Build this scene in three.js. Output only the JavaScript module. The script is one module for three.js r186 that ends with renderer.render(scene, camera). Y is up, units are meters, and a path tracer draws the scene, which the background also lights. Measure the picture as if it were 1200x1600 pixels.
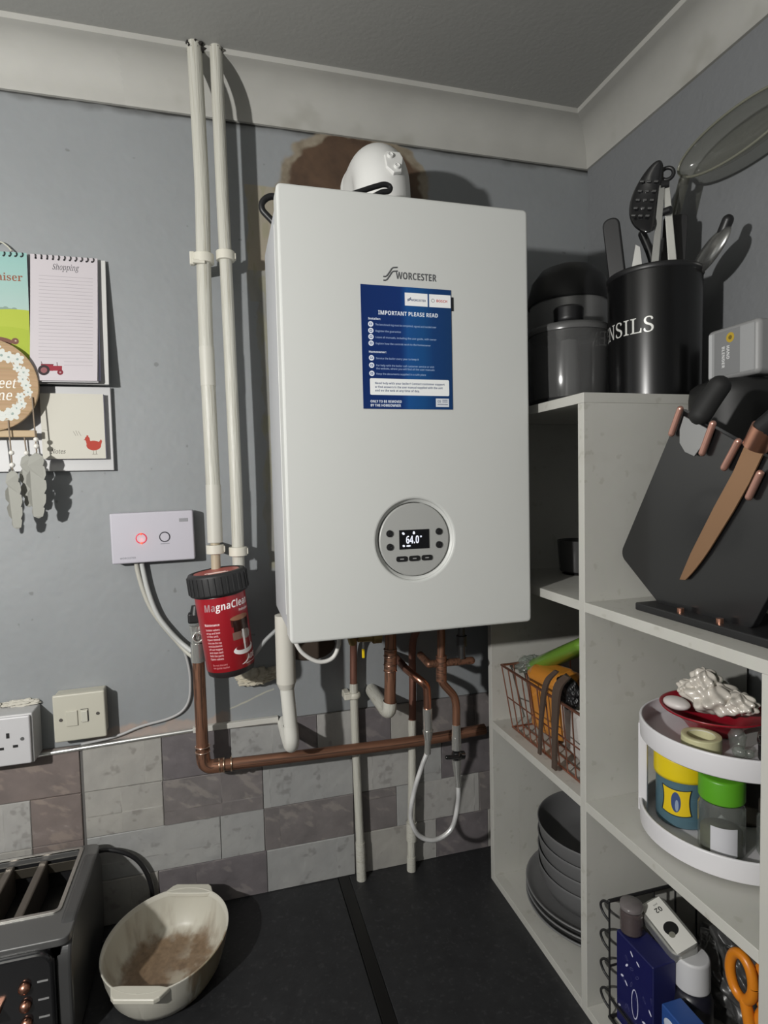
import * as THREE from 'three';
import { RoundedBoxGeometry } from 'three/addons/geometries/RoundedBoxGeometry.js';
import { mergeGeometries, mergeVertices, toCreasedNormals } from 'three/addons/utils/BufferGeometryUtils.js';
import { FontLoader } from 'three/addons/loaders/FontLoader.js';
import { TextGeometry } from 'three/addons/geometries/TextGeometry.js';

// ------------------------------------------------------------------ camera, light, exposure
const scene = new THREE.Scene();
scene.background = new THREE.Color(0x000000);
const camera = new THREE.PerspectiveCamera(82.09, 0.75, 0.02, 20);
camera.position.set(-0.0939, 0.2388, 1.2032);
camera.rotation.set(-0.0517, -0.2726, -0.0232, 'YXZ');
const renderer = new THREE.WebGLRenderer({ antialias: true });
renderer.setSize(1200, 1600);
renderer.toneMapping = THREE.LinearToneMapping;
renderer.toneMappingExposure = 1.0;
renderer.shadowMap.enabled = true;
const LAMP = new THREE.Vector3(-0.93, 0.44, 1.25);   // the bare bulb of a floor lamp, left of the frame
const LAMP_POWER = 6.1;

// ------------------------------------------------------------------ helpers
let seed = 7;
const rnd = () => { seed = (seed * 1664525 + 1013904223) >>> 0; return seed / 4294967296; };
const hash = (x, y) => { let h = (Math.imul(x, 374761393) + Math.imul(y, 668265263)) | 0; h = Math.imul(h ^ (h >>> 13), 1274126177); return ((h ^ (h >>> 16)) >>> 0) / 4294967296; };
function vnoise(x, y) {
  const xi = Math.floor(x), yi = Math.floor(y); let fx = x - xi, fy = y - yi;
  fx = fx * fx * (3 - 2 * fx); fy = fy * fy * (3 - 2 * fy);
  const a = hash(xi, yi), b = hash(xi + 1, yi), c = hash(xi, yi + 1), d = hash(xi + 1, yi + 1);
  return a + (b - a) * fx + (c - a) * fy + (a - b - c + d) * fx * fy;
}
const fbm = (x, y, o = 4) => { let s = 0, a = 0.5, n = 0; for (let i = 0; i < o; i++) { s += a * vnoise(x, y); n += a; x = x * 2.03 + 17.1; y = y * 2.03 + 5.7; a *= 0.5; } return s / n; };
const sstep = (a, b, x) => { const t = Math.min(1, Math.max(0, (x - a) / (b - a))); return t * t * (3 - 2 * t); };
const mix = (a, b, t) => a + (b - a) * t;
const mix3 = (a, b, t) => [mix(a[0], b[0], t), mix(a[1], b[1], t), mix(a[2], b[2], t)];
const toS = (v) => { v = Math.min(1, Math.max(0, v)); return Math.round(255 * (v <= 0.0031308 ? v * 12.92 : 1.055 * Math.pow(v, 1 / 2.4) - 0.055)); };
function dataTex(w, h, fn, srgb = true, repeat = false) {            // fn(u, v) -> linear rgb or a grey
  const d = new Uint8Array(w * h * 4);
  for (let y = 0; y < h; y++) for (let x = 0; x < w; x++) {
    const c = fn((x + 0.5) / w, (y + 0.5) / h), i = (y * w + x) * 4;
    if (srgb) { d[i] = toS(c[0]); d[i + 1] = toS(c[1]); d[i + 2] = toS(c[2]); } else { d[i] = d[i + 1] = d[i + 2] = Math.round(255 * Math.min(1, Math.max(0, c))); }
    d[i + 3] = 255;
  }
  const t = new THREE.DataTexture(d, w, h, THREE.RGBAFormat);
  t.magFilter = THREE.LinearFilter; t.minFilter = THREE.LinearFilter; if (srgb) t.colorSpace = THREE.SRGBColorSpace;
  if (repeat) t.wrapS = t.wrapT = THREE.RepeatWrapping;
  t.needsUpdate = true; return t;
}
function canvasTex(w, h, draw) {
  const c = document.createElement('canvas'); c.width = w; c.height = h; draw(c.getContext('2d'), w, h);
  const t = new THREE.CanvasTexture(c); t.colorSpace = THREE.SRGBColorSpace; t.magFilter = THREE.LinearFilter; return t;
}
const lin = (r, g, b) => new THREE.Color().setRGB(r, g, b);
const M = (c, roughness = 0.6, metalness = 0, more = {}) => new THREE.MeshStandardMaterial({ color: Array.isArray(c) ? lin(...c) : new THREE.Color(c), roughness, metalness, ...more });
const P = (c, roughness, metalness, more) => new THREE.MeshPhysicalMaterial({ color: Array.isArray(c) ? lin(...c) : new THREE.Color(c), roughness, metalness, ...more });
const used = {};
const numbered = (n) => { used[n] = (used[n] ?? -1) + 1; return used[n] ? n + '_' + String(used[n]).padStart(3, '0') : n; };
function thing(name, label, category, pos = [0, 0, 0], group) {
  const o = new THREE.Group(); o.name = numbered(name); o.position.set(...pos); o.userData = { label, category };
  if (group) o.userData.group = group; scene.add(o); return o;
}
function mesh(name, geo, m, parent, label) {
  const o = new THREE.Mesh(Array.isArray(geo) ? merge(geo) : geo, m); o.name = name; o.castShadow = o.receiveShadow = true;
  if (label) o.userData.label = label; parent.add(o); return o;
}
function merge(list) {
  return mergeGeometries(list.map((g) => { const n = g.index ? g.toNonIndexed() : g; for (const k of Object.keys(n.attributes)) if (!['position', 'normal', 'uv'].includes(k)) n.deleteAttribute(k); return n; }));
}
function struct(name, geo, m) { const o = mesh(name, geo, m, scene); o.userData.kind = 'structure'; return o; }
const V = (x, y, z) => new THREE.Vector3(x, y, z);
const box = (w, h, d, x = 0, y = 0, z = 0, r = 0, s = 2) => (r ? new RoundedBoxGeometry(w, h, d, s, r) : new THREE.BoxGeometry(w, h, d)).translate(x, y, z);
const span = (x0, x1, y0, y1, z0, z1, r = 0) => box(x1 - x0, y1 - y0, z1 - z0, (x0 + x1) / 2, (y0 + y1) / 2, (z0 + z1) / 2, r);
function tube(pts, r, seg = 0, rad = 12) {
  const c = new THREE.CatmullRomCurve3(pts.map((p) => V(...p)), false, 'centripetal');
  return new THREE.TubeGeometry(c, seg || Math.max(8, pts.length * 8), r, rad, false);
}
function capped(pts, r, seg, rad = 12) {                              // tube with rounded ends
  const a = V(...pts[0]), b = V(...pts[pts.length - 1]);
  return merge([tube(pts, r, seg, rad), new THREE.SphereGeometry(r, rad, 8).translate(a.x, a.y, a.z), new THREE.SphereGeometry(r, rad, 8).translate(b.x, b.y, b.z)]);
}
function cyl(a, b, r0, r1 = r0, n = 20, open = false) {
  const A = V(...a), B = V(...b), d = B.clone().sub(A), g = new THREE.CylinderGeometry(r1, r0, d.length(), n, 1, open);
  g.applyQuaternion(new THREE.Quaternion().setFromUnitVectors(V(0, 1, 0), d.normalize()));
  return g.translate((A.x + B.x) / 2, (A.y + B.y) / 2, (A.z + B.z) / 2);
}
const lathe = (pts, n = 48) => new THREE.LatheGeometry(pts.map((p) => new THREE.Vector2(...p)), n);
const plane = (w, h, x = 0, y = 0, z = 0) => new THREE.PlaneGeometry(w, h).translate(x, y, z);
function extrude(shape, depth, bevel = 0, curveSegments = 24) {
  return new THREE.ExtrudeGeometry(shape, { depth, bevelEnabled: bevel > 0, bevelSize: bevel, bevelThickness: bevel, bevelSegments: 3, curveSegments });
}
function poly(pts) { const s = new THREE.Shape(); pts.forEach((p, i) => (i ? s.lineTo(...p) : s.moveTo(...p))); s.closePath(); return s; }
function rrect(w, h, r, cx = 0, cy = 0, P2 = THREE.Shape) {
  const s = new P2(), x = cx - w / 2, y = cy - h / 2;
  s.moveTo(x + r, y); s.lineTo(x + w - r, y); s.quadraticCurveTo(x + w, y, x + w, y + r); s.lineTo(x + w, y + h - r); s.quadraticCurveTo(x + w, y + h, x + w - r, y + h);
  s.lineTo(x + r, y + h); s.quadraticCurveTo(x, y + h, x, y + h - r); s.lineTo(x, y + r); s.quadraticCurveTo(x, y, x + r, y); return s;
}
function circle(r, cx = 0, cy = 0) { const s = new THREE.Shape(); s.absarc(cx, cy, r, 0, Math.PI * 2); return s; }
function metricUV(g, ox = 0, oy = 0, k = 1) {                          // uv in metres by the dominant axis of each normal
  const p = g.attributes.position, n = g.attributes.normal, u = new Float32Array(p.count * 2);
  for (let i = 0; i < p.count; i++) {
    const ax = Math.abs(n.getX(i)), ay = Math.abs(n.getY(i)), az = Math.abs(n.getZ(i));
    const [a, b] = az >= ax && az >= ay ? [p.getX(i), p.getY(i)] : ax >= ay ? [p.getZ(i), p.getY(i)] : [p.getX(i), p.getZ(i)];
    u[i * 2] = a * k + ox; u[i * 2 + 1] = b * k + oy;
  }
  g.setAttribute('uv', new THREE.BufferAttribute(u, 2)); return g;
}
function blob(r, amp, freq, detail = 4, sx = 1, sy = 1, sz = 1, o = 0) {   // crumpled ball
  const g0 = new THREE.IcosahedronGeometry(r, Math.min(40, detail * 6)); g0.deleteAttribute('uv'); g0.deleteAttribute('normal'); const g = mergeVertices(g0, 1e-5), p = g.attributes.position;
  for (let i = 0; i < p.count; i++) {
    const v = V(p.getX(i), p.getY(i), p.getZ(i)), n = v.clone().normalize();
    const k = 1 + amp * (Math.abs(fbm(n.x * freq + o + 9, n.y * freq + n.z * freq * 0.7 + 3, 3) - 0.5) * 2 + fbm(n.z * freq + 31 + o, n.x * freq * 0.6 - n.y * freq + 12, 2) - 0.7);
    p.setXYZ(i, v.x * k * sx, v.y * k * sy, v.z * k * sz);
  }
  g.computeVertexNormals(); g.setAttribute('uv', new THREE.BufferAttribute(new Float32Array(p.count * 2), 2)); return g;
}
function aim(o, from, to, face) {                                     // local +y runs from -> to, local +z leans to face
  const y = V(...to).sub(V(...from)).normalize(), z = V(...face); z.addScaledVector(y, -z.dot(y)).normalize();
  o.position.set(...from); o.quaternion.setFromRotationMatrix(new THREE.Matrix4().makeBasis(y.clone().cross(z), y, z));
}

// ------------------------------------------------------------------ shared materials
const bumpTex = dataTex(256, 256, (u, v) => { const w = (a) => a; return fbm(w(u) * 40, w(v) * 40, 3); }, false, true);
const rep = (t, k) => { const c = t.clone(); c.wrapS = c.wrapT = THREE.RepeatWrapping; c.repeat.set(k, k); c.needsUpdate = true; return c; };
const white = M([0.6, 0.61, 0.59], 0.42);
const whitePlastic = M([0.66, 0.65, 0.68], 0.4);
const agedPlastic = M([0.62, 0.6, 0.52], 0.45);
const black = M([0.012, 0.012, 0.013], 0.42);
const blackGloss = P([0.01, 0.01, 0.011], 0.18, 0, { clearcoat: 0.6, clearcoatRoughness: 0.1 });
const chrome = M([0.6, 0.6, 0.57], 0.2, 0.75);
const steel = M([0.5, 0.5, 0.48], 0.26, 0.8);
const brass = M([0.5, 0.36, 0.13], 0.35, 1);
const copperTex = dataTex(128, 512, (u, v) => { const n = fbm(u * 6, v * 30, 4), k = sstep(0.45, 0.7, n); return mix3([0.33, 0.165, 0.105], [0.15, 0.085, 0.06], k); }, true, true);
const copper = new THREE.MeshStandardMaterial({ map: copperTex, roughness: 0.42, metalness: 0.7 });
const copperDull = M([0.23, 0.11, 0.08], 0.5, 0.6);
const copperBright = M([0.72, 0.36, 0.25], 0.28, 1);
const paintTex = dataTex(256, 1024, (u, v) => { const n = fbm(u * 7, v * 40, 4), d = sstep(0.62, 0.78, fbm(u * 9 + 50, v * 60, 3)); return mix3(mix3([0.56, 0.555, 0.505], [0.47, 0.46, 0.4], n), [0.3, 0.27, 0.2], d * 0.5); }, true, true);
const pipePaint = new THREE.MeshStandardMaterial({ map: paintTex, roughness: 0.45, bumpMap: bumpTex, bumpScale: 0.0006 });
const greyCable = M([0.5, 0.51, 0.5], 0.5);

// ------------------------------------------------------------------ the room
const XR = 0.7452, CEIL = 1.02, FLOOR = -1.51, COVE = 0.9395, WT = -0.6012, XL = -1.9, ZF = 2.6;
{
  const wall = new THREE.Group(); wall.name = 'wall_back'; wall.userData.kind = 'structure'; scene.add(wall);
  const X0 = -0.7, Y0 = -0.62, W = XR - X0, H = 1.03 - Y0;
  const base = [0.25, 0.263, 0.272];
  const wobble = (x, y, f, a) => (fbm(x * f + 3, y * f + 8, 3) - 0.5) * a;
  const tex = dataTex(1200, 1370, (u, v) => {
    const x = X0 + u * W, y = Y0 + v * H;
    const n = fbm(x * 9, y * 9, 4), n2 = fbm(x * 70 + 7, y * 70, 3);
    let c = base.map((k) => k * (0.94 + 0.1 * n + 0.04 * n2));
    // wall darkens toward a thin near-black line under the coving
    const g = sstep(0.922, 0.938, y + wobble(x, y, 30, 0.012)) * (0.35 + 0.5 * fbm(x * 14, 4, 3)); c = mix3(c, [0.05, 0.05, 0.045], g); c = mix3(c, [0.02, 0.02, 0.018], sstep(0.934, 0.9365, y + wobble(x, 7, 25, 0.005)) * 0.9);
    // cream filler patch and strip left of the boiler
    const wl = wobble(1, y, 28, 0.022), xl = y > 0.6 ? -0.022 + wl * 0.5 : -0.006 + wl;
    const inP = sstep(xl - 0.002, xl + 0.002, x) * (1 - sstep(0.06, 0.064, x)) * (1 - sstep(0.822, 0.826, y)) * sstep(0.06, 0.075, y);
    const beige = y > 0.66 ? mix3([0.36, 0.31, 0.23], [0.27, 0.25, 0.2], n) : mix3([0.31, 0.3, 0.27], [0.2, 0.2, 0.18], fbm(x * 40, y * 18, 3));
    c = mix3(c, mix3(beige, [0.26, 0.25, 0.15], sstep(0.55, 0.7, fbm(x * 90, y * 30, 2)) * 0.5), inP * 0.95);
    // bare brown patch round the flue with a crumbled rim
    const dx = (x - 0.2) / 0.155, dy = (y - 0.855) / 0.098, d = Math.sqrt(dx * dx + dy * dy) + wobble(x, y, 26, 0.34);
    c = mix3(c, mix3([0.3, 0.26, 0.2], [0.16, 0.13, 0.09], n2), 1 - sstep(0.99, 1.06, d));
    c = mix3(c, mix3([0.115, 0.068, 0.04], [0.05, 0.03, 0.02], fbm(x * 45, y * 45, 4)), 1 - sstep(0.85, 0.93, d));
    // pink bare plaster above the tile trim
    const pk = sstep(-0.25, -0.24, y) * (1 - sstep(-0.226 + wobble(x, 2, 40, 0.03), -0.218 + wobble(x, 2, 40, 0.03), y)) * (1 - sstep(-0.1, -0.08, x)) * sstep(-0.36, -0.34, x);
    c = mix3(c, mix3([0.4, 0.3, 0.25], [0.3, 0.27, 0.25], n2), pk * 0.85);
    // pale scratches
    const sc = Math.abs((y + 0.19) - (x + 0.03) * 0.34 + wobble(x, y, 60, 0.006)); if (x > -0.09 && x < 0.0) c = mix3(c, [0.5, 0.48, 0.38], (1 - sstep(0.0008, 0.0022, sc)) * 0.7);
    const sp = sstep(0.9, 0.93, fbm(x * 60 + 40, y * 60, 2)); c = mix3(c, [0.1, 0.1, 0.1], sp * 0.5);
    return c;
  });
  const bump = dataTex(512, 584, (u, v) => fbm(u * 150, v * 170, 3) * 0.3 + fbm(u * 14, v * 16, 3) * 0.7, false);
  const plaster = new THREE.MeshStandardMaterial({ map: tex, roughness: 0.55, bumpMap: bump, bumpScale: 0.0014 });
  const plain = M(base, 0.6);
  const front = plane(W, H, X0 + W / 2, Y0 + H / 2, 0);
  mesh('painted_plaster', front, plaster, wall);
  mesh('wall_core', [span(XL - 0.1, XR + 0.1, FLOOR - 0.1, CEIL + 0.1, -0.12, -0.002)], plain, wall);
  mesh('wall_skim', [span(XL, X0, FLOOR, CEIL, -0.002, 0), span(X0, XR, FLOOR, Y0, -0.002, 0)], plain, wall);
  mesh('plaster_lump', [blob(0.036, 0.5, 2.4, 4, 1, 0.45, 0.75, 3).translate(-0.036, -0.148, 0.005), blob(0.02, 0.5, 2.4, 3, 1.2, 0.5, 0.8, 9).translate(0.004, -0.142, 0.005)], M([0.5, 0.46, 0.37], 0.85), wall, 'cream lump of old filler');
  mesh('pipe_hole', [new THREE.CylinderGeometry(0.03, 0.034, 0.004, 20).rotateX(Math.PI / 2).scale(1.6, 0.9, 1).translate(0.075, -0.098, 0.003)], M([0.05, 0.035, 0.025], 0.9), wall, 'rough dark hole knocked in the plaster');

  // stone-effect bricks of the splashback, four courses
  const lightT = dataTex(512, 512, (u, v) => { const n = fbm(u * 9, v * 9, 5), s = fbm(u * 30 + 4, v * 8, 4), k = sstep(0.66, 0.8, fbm(u * 16 + 80, v * 16, 3)); return mix3(mix3([0.42, 0.41, 0.39], [0.34, 0.335, 0.325], n), [0.2, 0.19, 0.18], 0.5 * k + 0.15 * s); }, true, true);
  const darkT = dataTex(512, 512, (u, v) => { const r = fbm(u * 6 + v * 8, v * 6 - u * 5, 5), s = fbm(u * 40, v * 40, 3); return mix3(mix3([0.2, 0.18, 0.178], [0.13, 0.12, 0.12], r), [0.32, 0.29, 0.26], sstep(0.6, 0.75, fbm(u * 12 + 20 + v * 9, v * 12 + 9, 4)) * 0.4 + s * 0.08); }, true, true);
  const brB = dataTex(256, 256, (u, v) => fbm(u * 14, v * 14, 5), false, true);
  const mk = (t, tint) => new THREE.MeshStandardMaterial({ map: t, roughness: 0.38, bumpMap: rep(brB, 1), bumpScale: 0.0016, color: tint ? lin(...tint) : lin(1, 1, 1) });
  const LM = [mk(lightT), mk(lightT, [0.94, 0.93, 0.9]), mk(lightT, [0.88, 0.9, 0.92])], DM = [mk(darkT), mk(darkT, [1.1, 1, 0.94]), mk(darkT, [0.85, 0.85, 0.9])];
  const ys = [-0.243, -0.334, -0.424, -0.513, WT];
  const rows = [
    [['d', -0.8], ['l', -0.66], ['d', -0.54], ['l', -0.362, 1], ['d', -0.219], ['l', -0.09], ['d', 0.036], ['l', 0.085], [0, 0.1585]],
    [['d', -0.8], ['l', -0.6], ['d', -0.45], ['l', -0.362, 1], ['d', -0.22], ['l', -0.029], [0, 0.1585]],
    [['d', -0.8], ['d', -0.68], ['l', -0.54], ['d', -0.45], ['l', -0.362, 1], ['l', -0.115], ['d', -0.029], [0, 0.1585]],
    [['l', -0.8], ['l', -0.64], ['d', -0.5], ['l', -0.362, 1], ['d', -0.235], ['l', -0.026], [0, 0.1585]],
  ];
  const rows2 = [
    [['d', 0.162], ['l', 0.245], ['d', 0.287], ['d', 0.44], ['l', 0.56], [0, XR]],
    [['l', 0.162], ['l', 0.287], ['d', 0.36], ['l', 0.5], [0, XR]],
    [['d', 0.162], ['l', 0.254], ['l', 0.287], ['d', 0.45], ['l', 0.6], [0, XR]],
    [['l', 0.162], ['l', 0.287], ['d', 0.345], ['l', 0.47], [0, XR]],
  ];
  const brick = (x0, x1, y0, y1, kind) => {
    const d = 0.0065 + rnd() * 0.0016, c = 0.0014, g = 0.0004, j = () => (rnd() - 0.5) * 0.0012;
    const A = [[x0 + g, y0 + g], [x1 - g, y0 + g], [x1 - g, y1 - g], [x0 + g, y1 - g]], B = [[x0 + c, y0 + c], [x1 - c, y0 + c], [x1 - c, y1 - c], [x0 + c, y1 - c]].map(([x, y]) => [x + j(), y + j(), d + j() * 0.4]);
    const pos = [], q = (a, b, e, f) => pos.push(...a, ...b, ...e, ...a, ...e, ...f);
    const A0 = A.map(([x, y]) => [x, y, 0.0005]), A1 = A.map(([x, y]) => [x, y, d - c]);
    q(B[0], B[1], B[2], B[3]);
    for (let i = 0; i < 4; i++) { const k = (i + 1) % 4; q(A1[i], A1[k], B[k], B[i]); q(A0[i], A0[k], A1[k], A1[i]); }
    const geo = new THREE.BufferGeometry(); geo.setAttribute('position', new THREE.Float32BufferAttribute(pos, 3)); geo.computeVertexNormals();
    metricUV(geo, rnd() * 5, rnd() * 5, 3.2);
    mesh('brick', geo, (kind === 'l' ? LM : DM)[Math.floor(rnd() * 3)], wall);
  };
  for (const set of [rows, rows2]) set.forEach((row, r) => { for (let i = 0; i < row.length - 1; i++) brick(row[i][1] + (row[i][2] ? 0.003 : 0), row[i + 1][1] - (row[i + 1][2] ? 0.002 : 0), ys[r + 1], ys[r], row[i][0]); });
  mesh('grout', [span(-0.8, XR, WT, ys[0], 0, 0.0035)], M([0.12, 0.115, 0.11], 0.9), wall);

  // tile trim
  const tr = mesh('trim_3', [cyl([-0.8, -0.2665, 0.006], [-0.43, -0.2505, 0.006], 0.0045), cyl([-0.43, -0.2505, 0.006], [-0.16, -0.2415, 0.006], 0.0045, 0.0045), cyl([-0.16, -0.2415, 0.006], [0.006, -0.2475, 0.006], 0.0045)], M([0.7, 0.7, 0.68], 0.3, 0.9), scene);
  tr.userData.kind = 'structure';
  const tail = mesh('trim_4', [box(0.166, 0.011, 0.011, -0.077, -0.2405, 0.0055, 0.001).rotateZ(0)], M([0.55, 0.54, 0.5], 0.5), scene); tail.userData.kind = 'structure';
}
const dimmedWallMat = new THREE.MeshStandardMaterial({ color: lin(0.19, 0.197, 0.205), roughness: 0.6, bumpMap: rep(bumpTex, 3), bumpScale: 0.0008 });  // same paint as the back wall, toned darker to imitate weaker light here
struct('wall_right', metricUV(span(XR, XR + 0.12, FLOOR - 0.1, CEIL + 0.1, -0.12, ZF + 0.1)), dimmedWallMat);
const farWall = M([0.17, 0.175, 0.18], 0.6);
struct('wall_left', span(XL - 0.1, XL, FLOOR - 0.1, CEIL + 0.1, -0.12, ZF + 0.1), farWall);
struct('wall_front', span(XL - 0.1, XR + 0.1, FLOOR - 0.1, CEIL + 0.1, ZF, ZF + 0.1), farWall);
struct('floor', span(XL - 0.1, XR + 0.1, FLOOR - 0.1, FLOOR, -0.12, ZF + 0.1), M([0.14, 0.12, 0.1], 0.5));
struct('ceiling', metricUV(span(XL - 0.1, XR + 0.1, CEIL, CEIL + 0.1, -0.12, ZF + 0.1)), new THREE.MeshStandardMaterial({ color: lin(0.3, 0.3, 0.285), roughness: 0.8, bumpMap: rep(bumpTex, 4), bumpScale: 0.00025 }));
{ // coving: profile is (distance from the wall, height)
  const prof = [[0, COVE - 0.001], [0.006, COVE - 0.001], [0.0075, COVE + 0.004]];
  for (let i = 1; i < 9; i++) { const a = (i / 9) * Math.PI / 2; prof.push([0.0075 + 0.0615 * (1 - Math.cos(a)), COVE + 0.004 + 0.066 * Math.sin(a) ]); }
  prof.push([0.07, 1.0095], [0.0765, 1.0105], [0.0772, CEIL]);
  const covT = dataTex(1024, 128, (u, v) => { const n = fbm(u * 26, v * 2.6, 4), s = sstep(0.62, 0.8, fbm(u * 16 + 9, v * 1.6, 4)); return mix3(mix3([0.44, 0.435, 0.405], [0.37, 0.365, 0.34], n), [0.24, 0.23, 0.19], s * 0.35); }, true, true);
  const cm = new THREE.MeshStandardMaterial({ map: covT, roughness: 0.7 });
  const sweep = (path) => {
    const pos = [], uv = [];
    for (let s = 0; s < prof.length - 1; s++) {
      const [a, b] = [prof[s], prof[s + 1]], A = path(a), B = path(b), va = s / prof.length, vb = (s + 1) / prof.length;
      const L = A[0].distanceTo(A[1]);
      for (const [p, u, v] of [[A[0], 0, va], [A[1], L, va], [B[1], L, vb], [A[0], 0, va], [B[1], L, vb], [B[0], 0, vb]]) { pos.push(p.x, p.y, p.z); uv.push(u * 0.6, v); }
    }
    const g = new THREE.BufferGeometry(); g.setAttribute('position', new THREE.Float32BufferAttribute(pos, 3)); g.setAttribute('uv', new THREE.Float32BufferAttribute(uv, 2)); return toCreasedNormals(g, 0.5);
  };
  struct('trim_1', sweep(([d, y]) => [V(XL, y, d), V(XR - d, y, d)]), cm);
  struct('trim_2', sweep(([d, y]) => [V(XR - d, y, d), V(XR - d, y, ZF)]), cm);
}
{ // the lamp that lights the corner
  const t = thing('floor_lamp', 'slim black floor lamp with a bare globe bulb left of the worktop', 'lamp', [LAMP.x, FLOOR, LAMP.z]);
  const hy = LAMP.y - FLOOR;
  mesh('base', lathe([[0, 0], [0.13, 0], [0.135, 0.008], [0.12, 0.022], [0.015, 0.03], [0, 0.03]]), black, t);
  mesh('pole', cyl([0, 0.028, 0], [0, hy - 0.055, 0], 0.011), black, t);
  mesh('bulb_holder', cyl([0, hy - 0.075, 0], [0, hy - 0.03, 0], 0.018, 0.02), black, t);
  const glow = M([0.9, 0.9, 0.88], 0.4, 0, { emissive: lin(1, 0.98, 0.94), emissiveIntensity: 6 });
  mesh('bulb', new THREE.SphereGeometry(0.03, 24, 16).translate(0, hy, 0), glow, t);
  const l = new THREE.PointLight(lin(1, 0.985, 0.95), LAMP_POWER, 0, 2); l.position.copy(LAMP); l.castShadow = true; l.shadow.radius = 1.1; l.shadow.mapSize.set(2048, 2048); l.shadow.bias = -0.0005;
  scene.add(l);
}

// ------------------------------------------------------------------ worktop and cupboards below
{
  const wtT = dataTex(512, 512, (u, v) => { const n = fbm(u * 60, v * 60, 4), s = sstep(0.7, 0.8, fbm(u * 200, v * 200, 2)); return mix3([0.013, 0.0135, 0.015], [0.022, 0.023, 0.025], n).map((k) => k + s * 0.015); }, true, true);
  const wm = new THREE.MeshStandardMaterial({ map: wtT, roughness: 0.5, bumpMap: rep(bumpTex, 4), bumpScale: 0.0003 });
  const a = thing('worktop', 'black laminate worktop under the toaster and casserole dish', 'worktop');
  mesh('slab', metricUV(span(-1.4, 0.121, WT - 0.038, WT, 0.0005, 0.62, 0.003)), wm, a);
  const b = thing('worktop', 'black laminate worktop under the white cube shelving, right of the joint', 'worktop');
  mesh('slab', metricUV(span(0.143, XR, WT - 0.038, WT, 0.0005, 1.1, 0.003)), wm, b);
  const s = thing('worktop_joint_strip', 'glossy black metal strip covering the joint between the worktops', 'strip');
  mesh('strip', span(0.121, 0.143, WT - 0.03, WT + 0.0012, 0.001, 0.62, 0.001), P([0.004, 0.004, 0.004], 0.35, 0, {}), s);
  const cm = M([0.5, 0.5, 0.48], 0.5);
  const cab = (x0, x1, z1, label) => {
    const c = thing('base_cabinet', label, 'cabinet', [0, 0, 0]);
    mesh('carcass', span(x0, x1, FLOOR + 0.1, WT - 0.038, 0.02, z1 - 0.02), cm, c); mesh('plinth', span(x0, x1, FLOOR, FLOOR + 0.1, 0.02, z1 - 0.06), black, c);
    const w = (x1 - x0) / 2;
    for (let i = 0; i < 2; i++) { const d = mesh('door', span(x0 + i * w + 0.002, x0 + (i + 1) * w - 0.002, FLOOR + 0.11, WT - 0.045, z1 - 0.02, z1, 0.002), cm, c); mesh('handle', cyl([x0 + w + (i ? 0.04 : -0.04), WT - 0.2, z1 + 0.012], [x0 + w + (i ? 0.04 : -0.04), WT - 0.08, z1 + 0.012], 0.006), chrome, d); }
  };
  cab(-1.4, 0.12, 0.58, 'pale base cabinet below the left worktop'); cab(0.145, XR - 0.02, 1.06, 'pale base cabinet below the shelving worktop');
}

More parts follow.
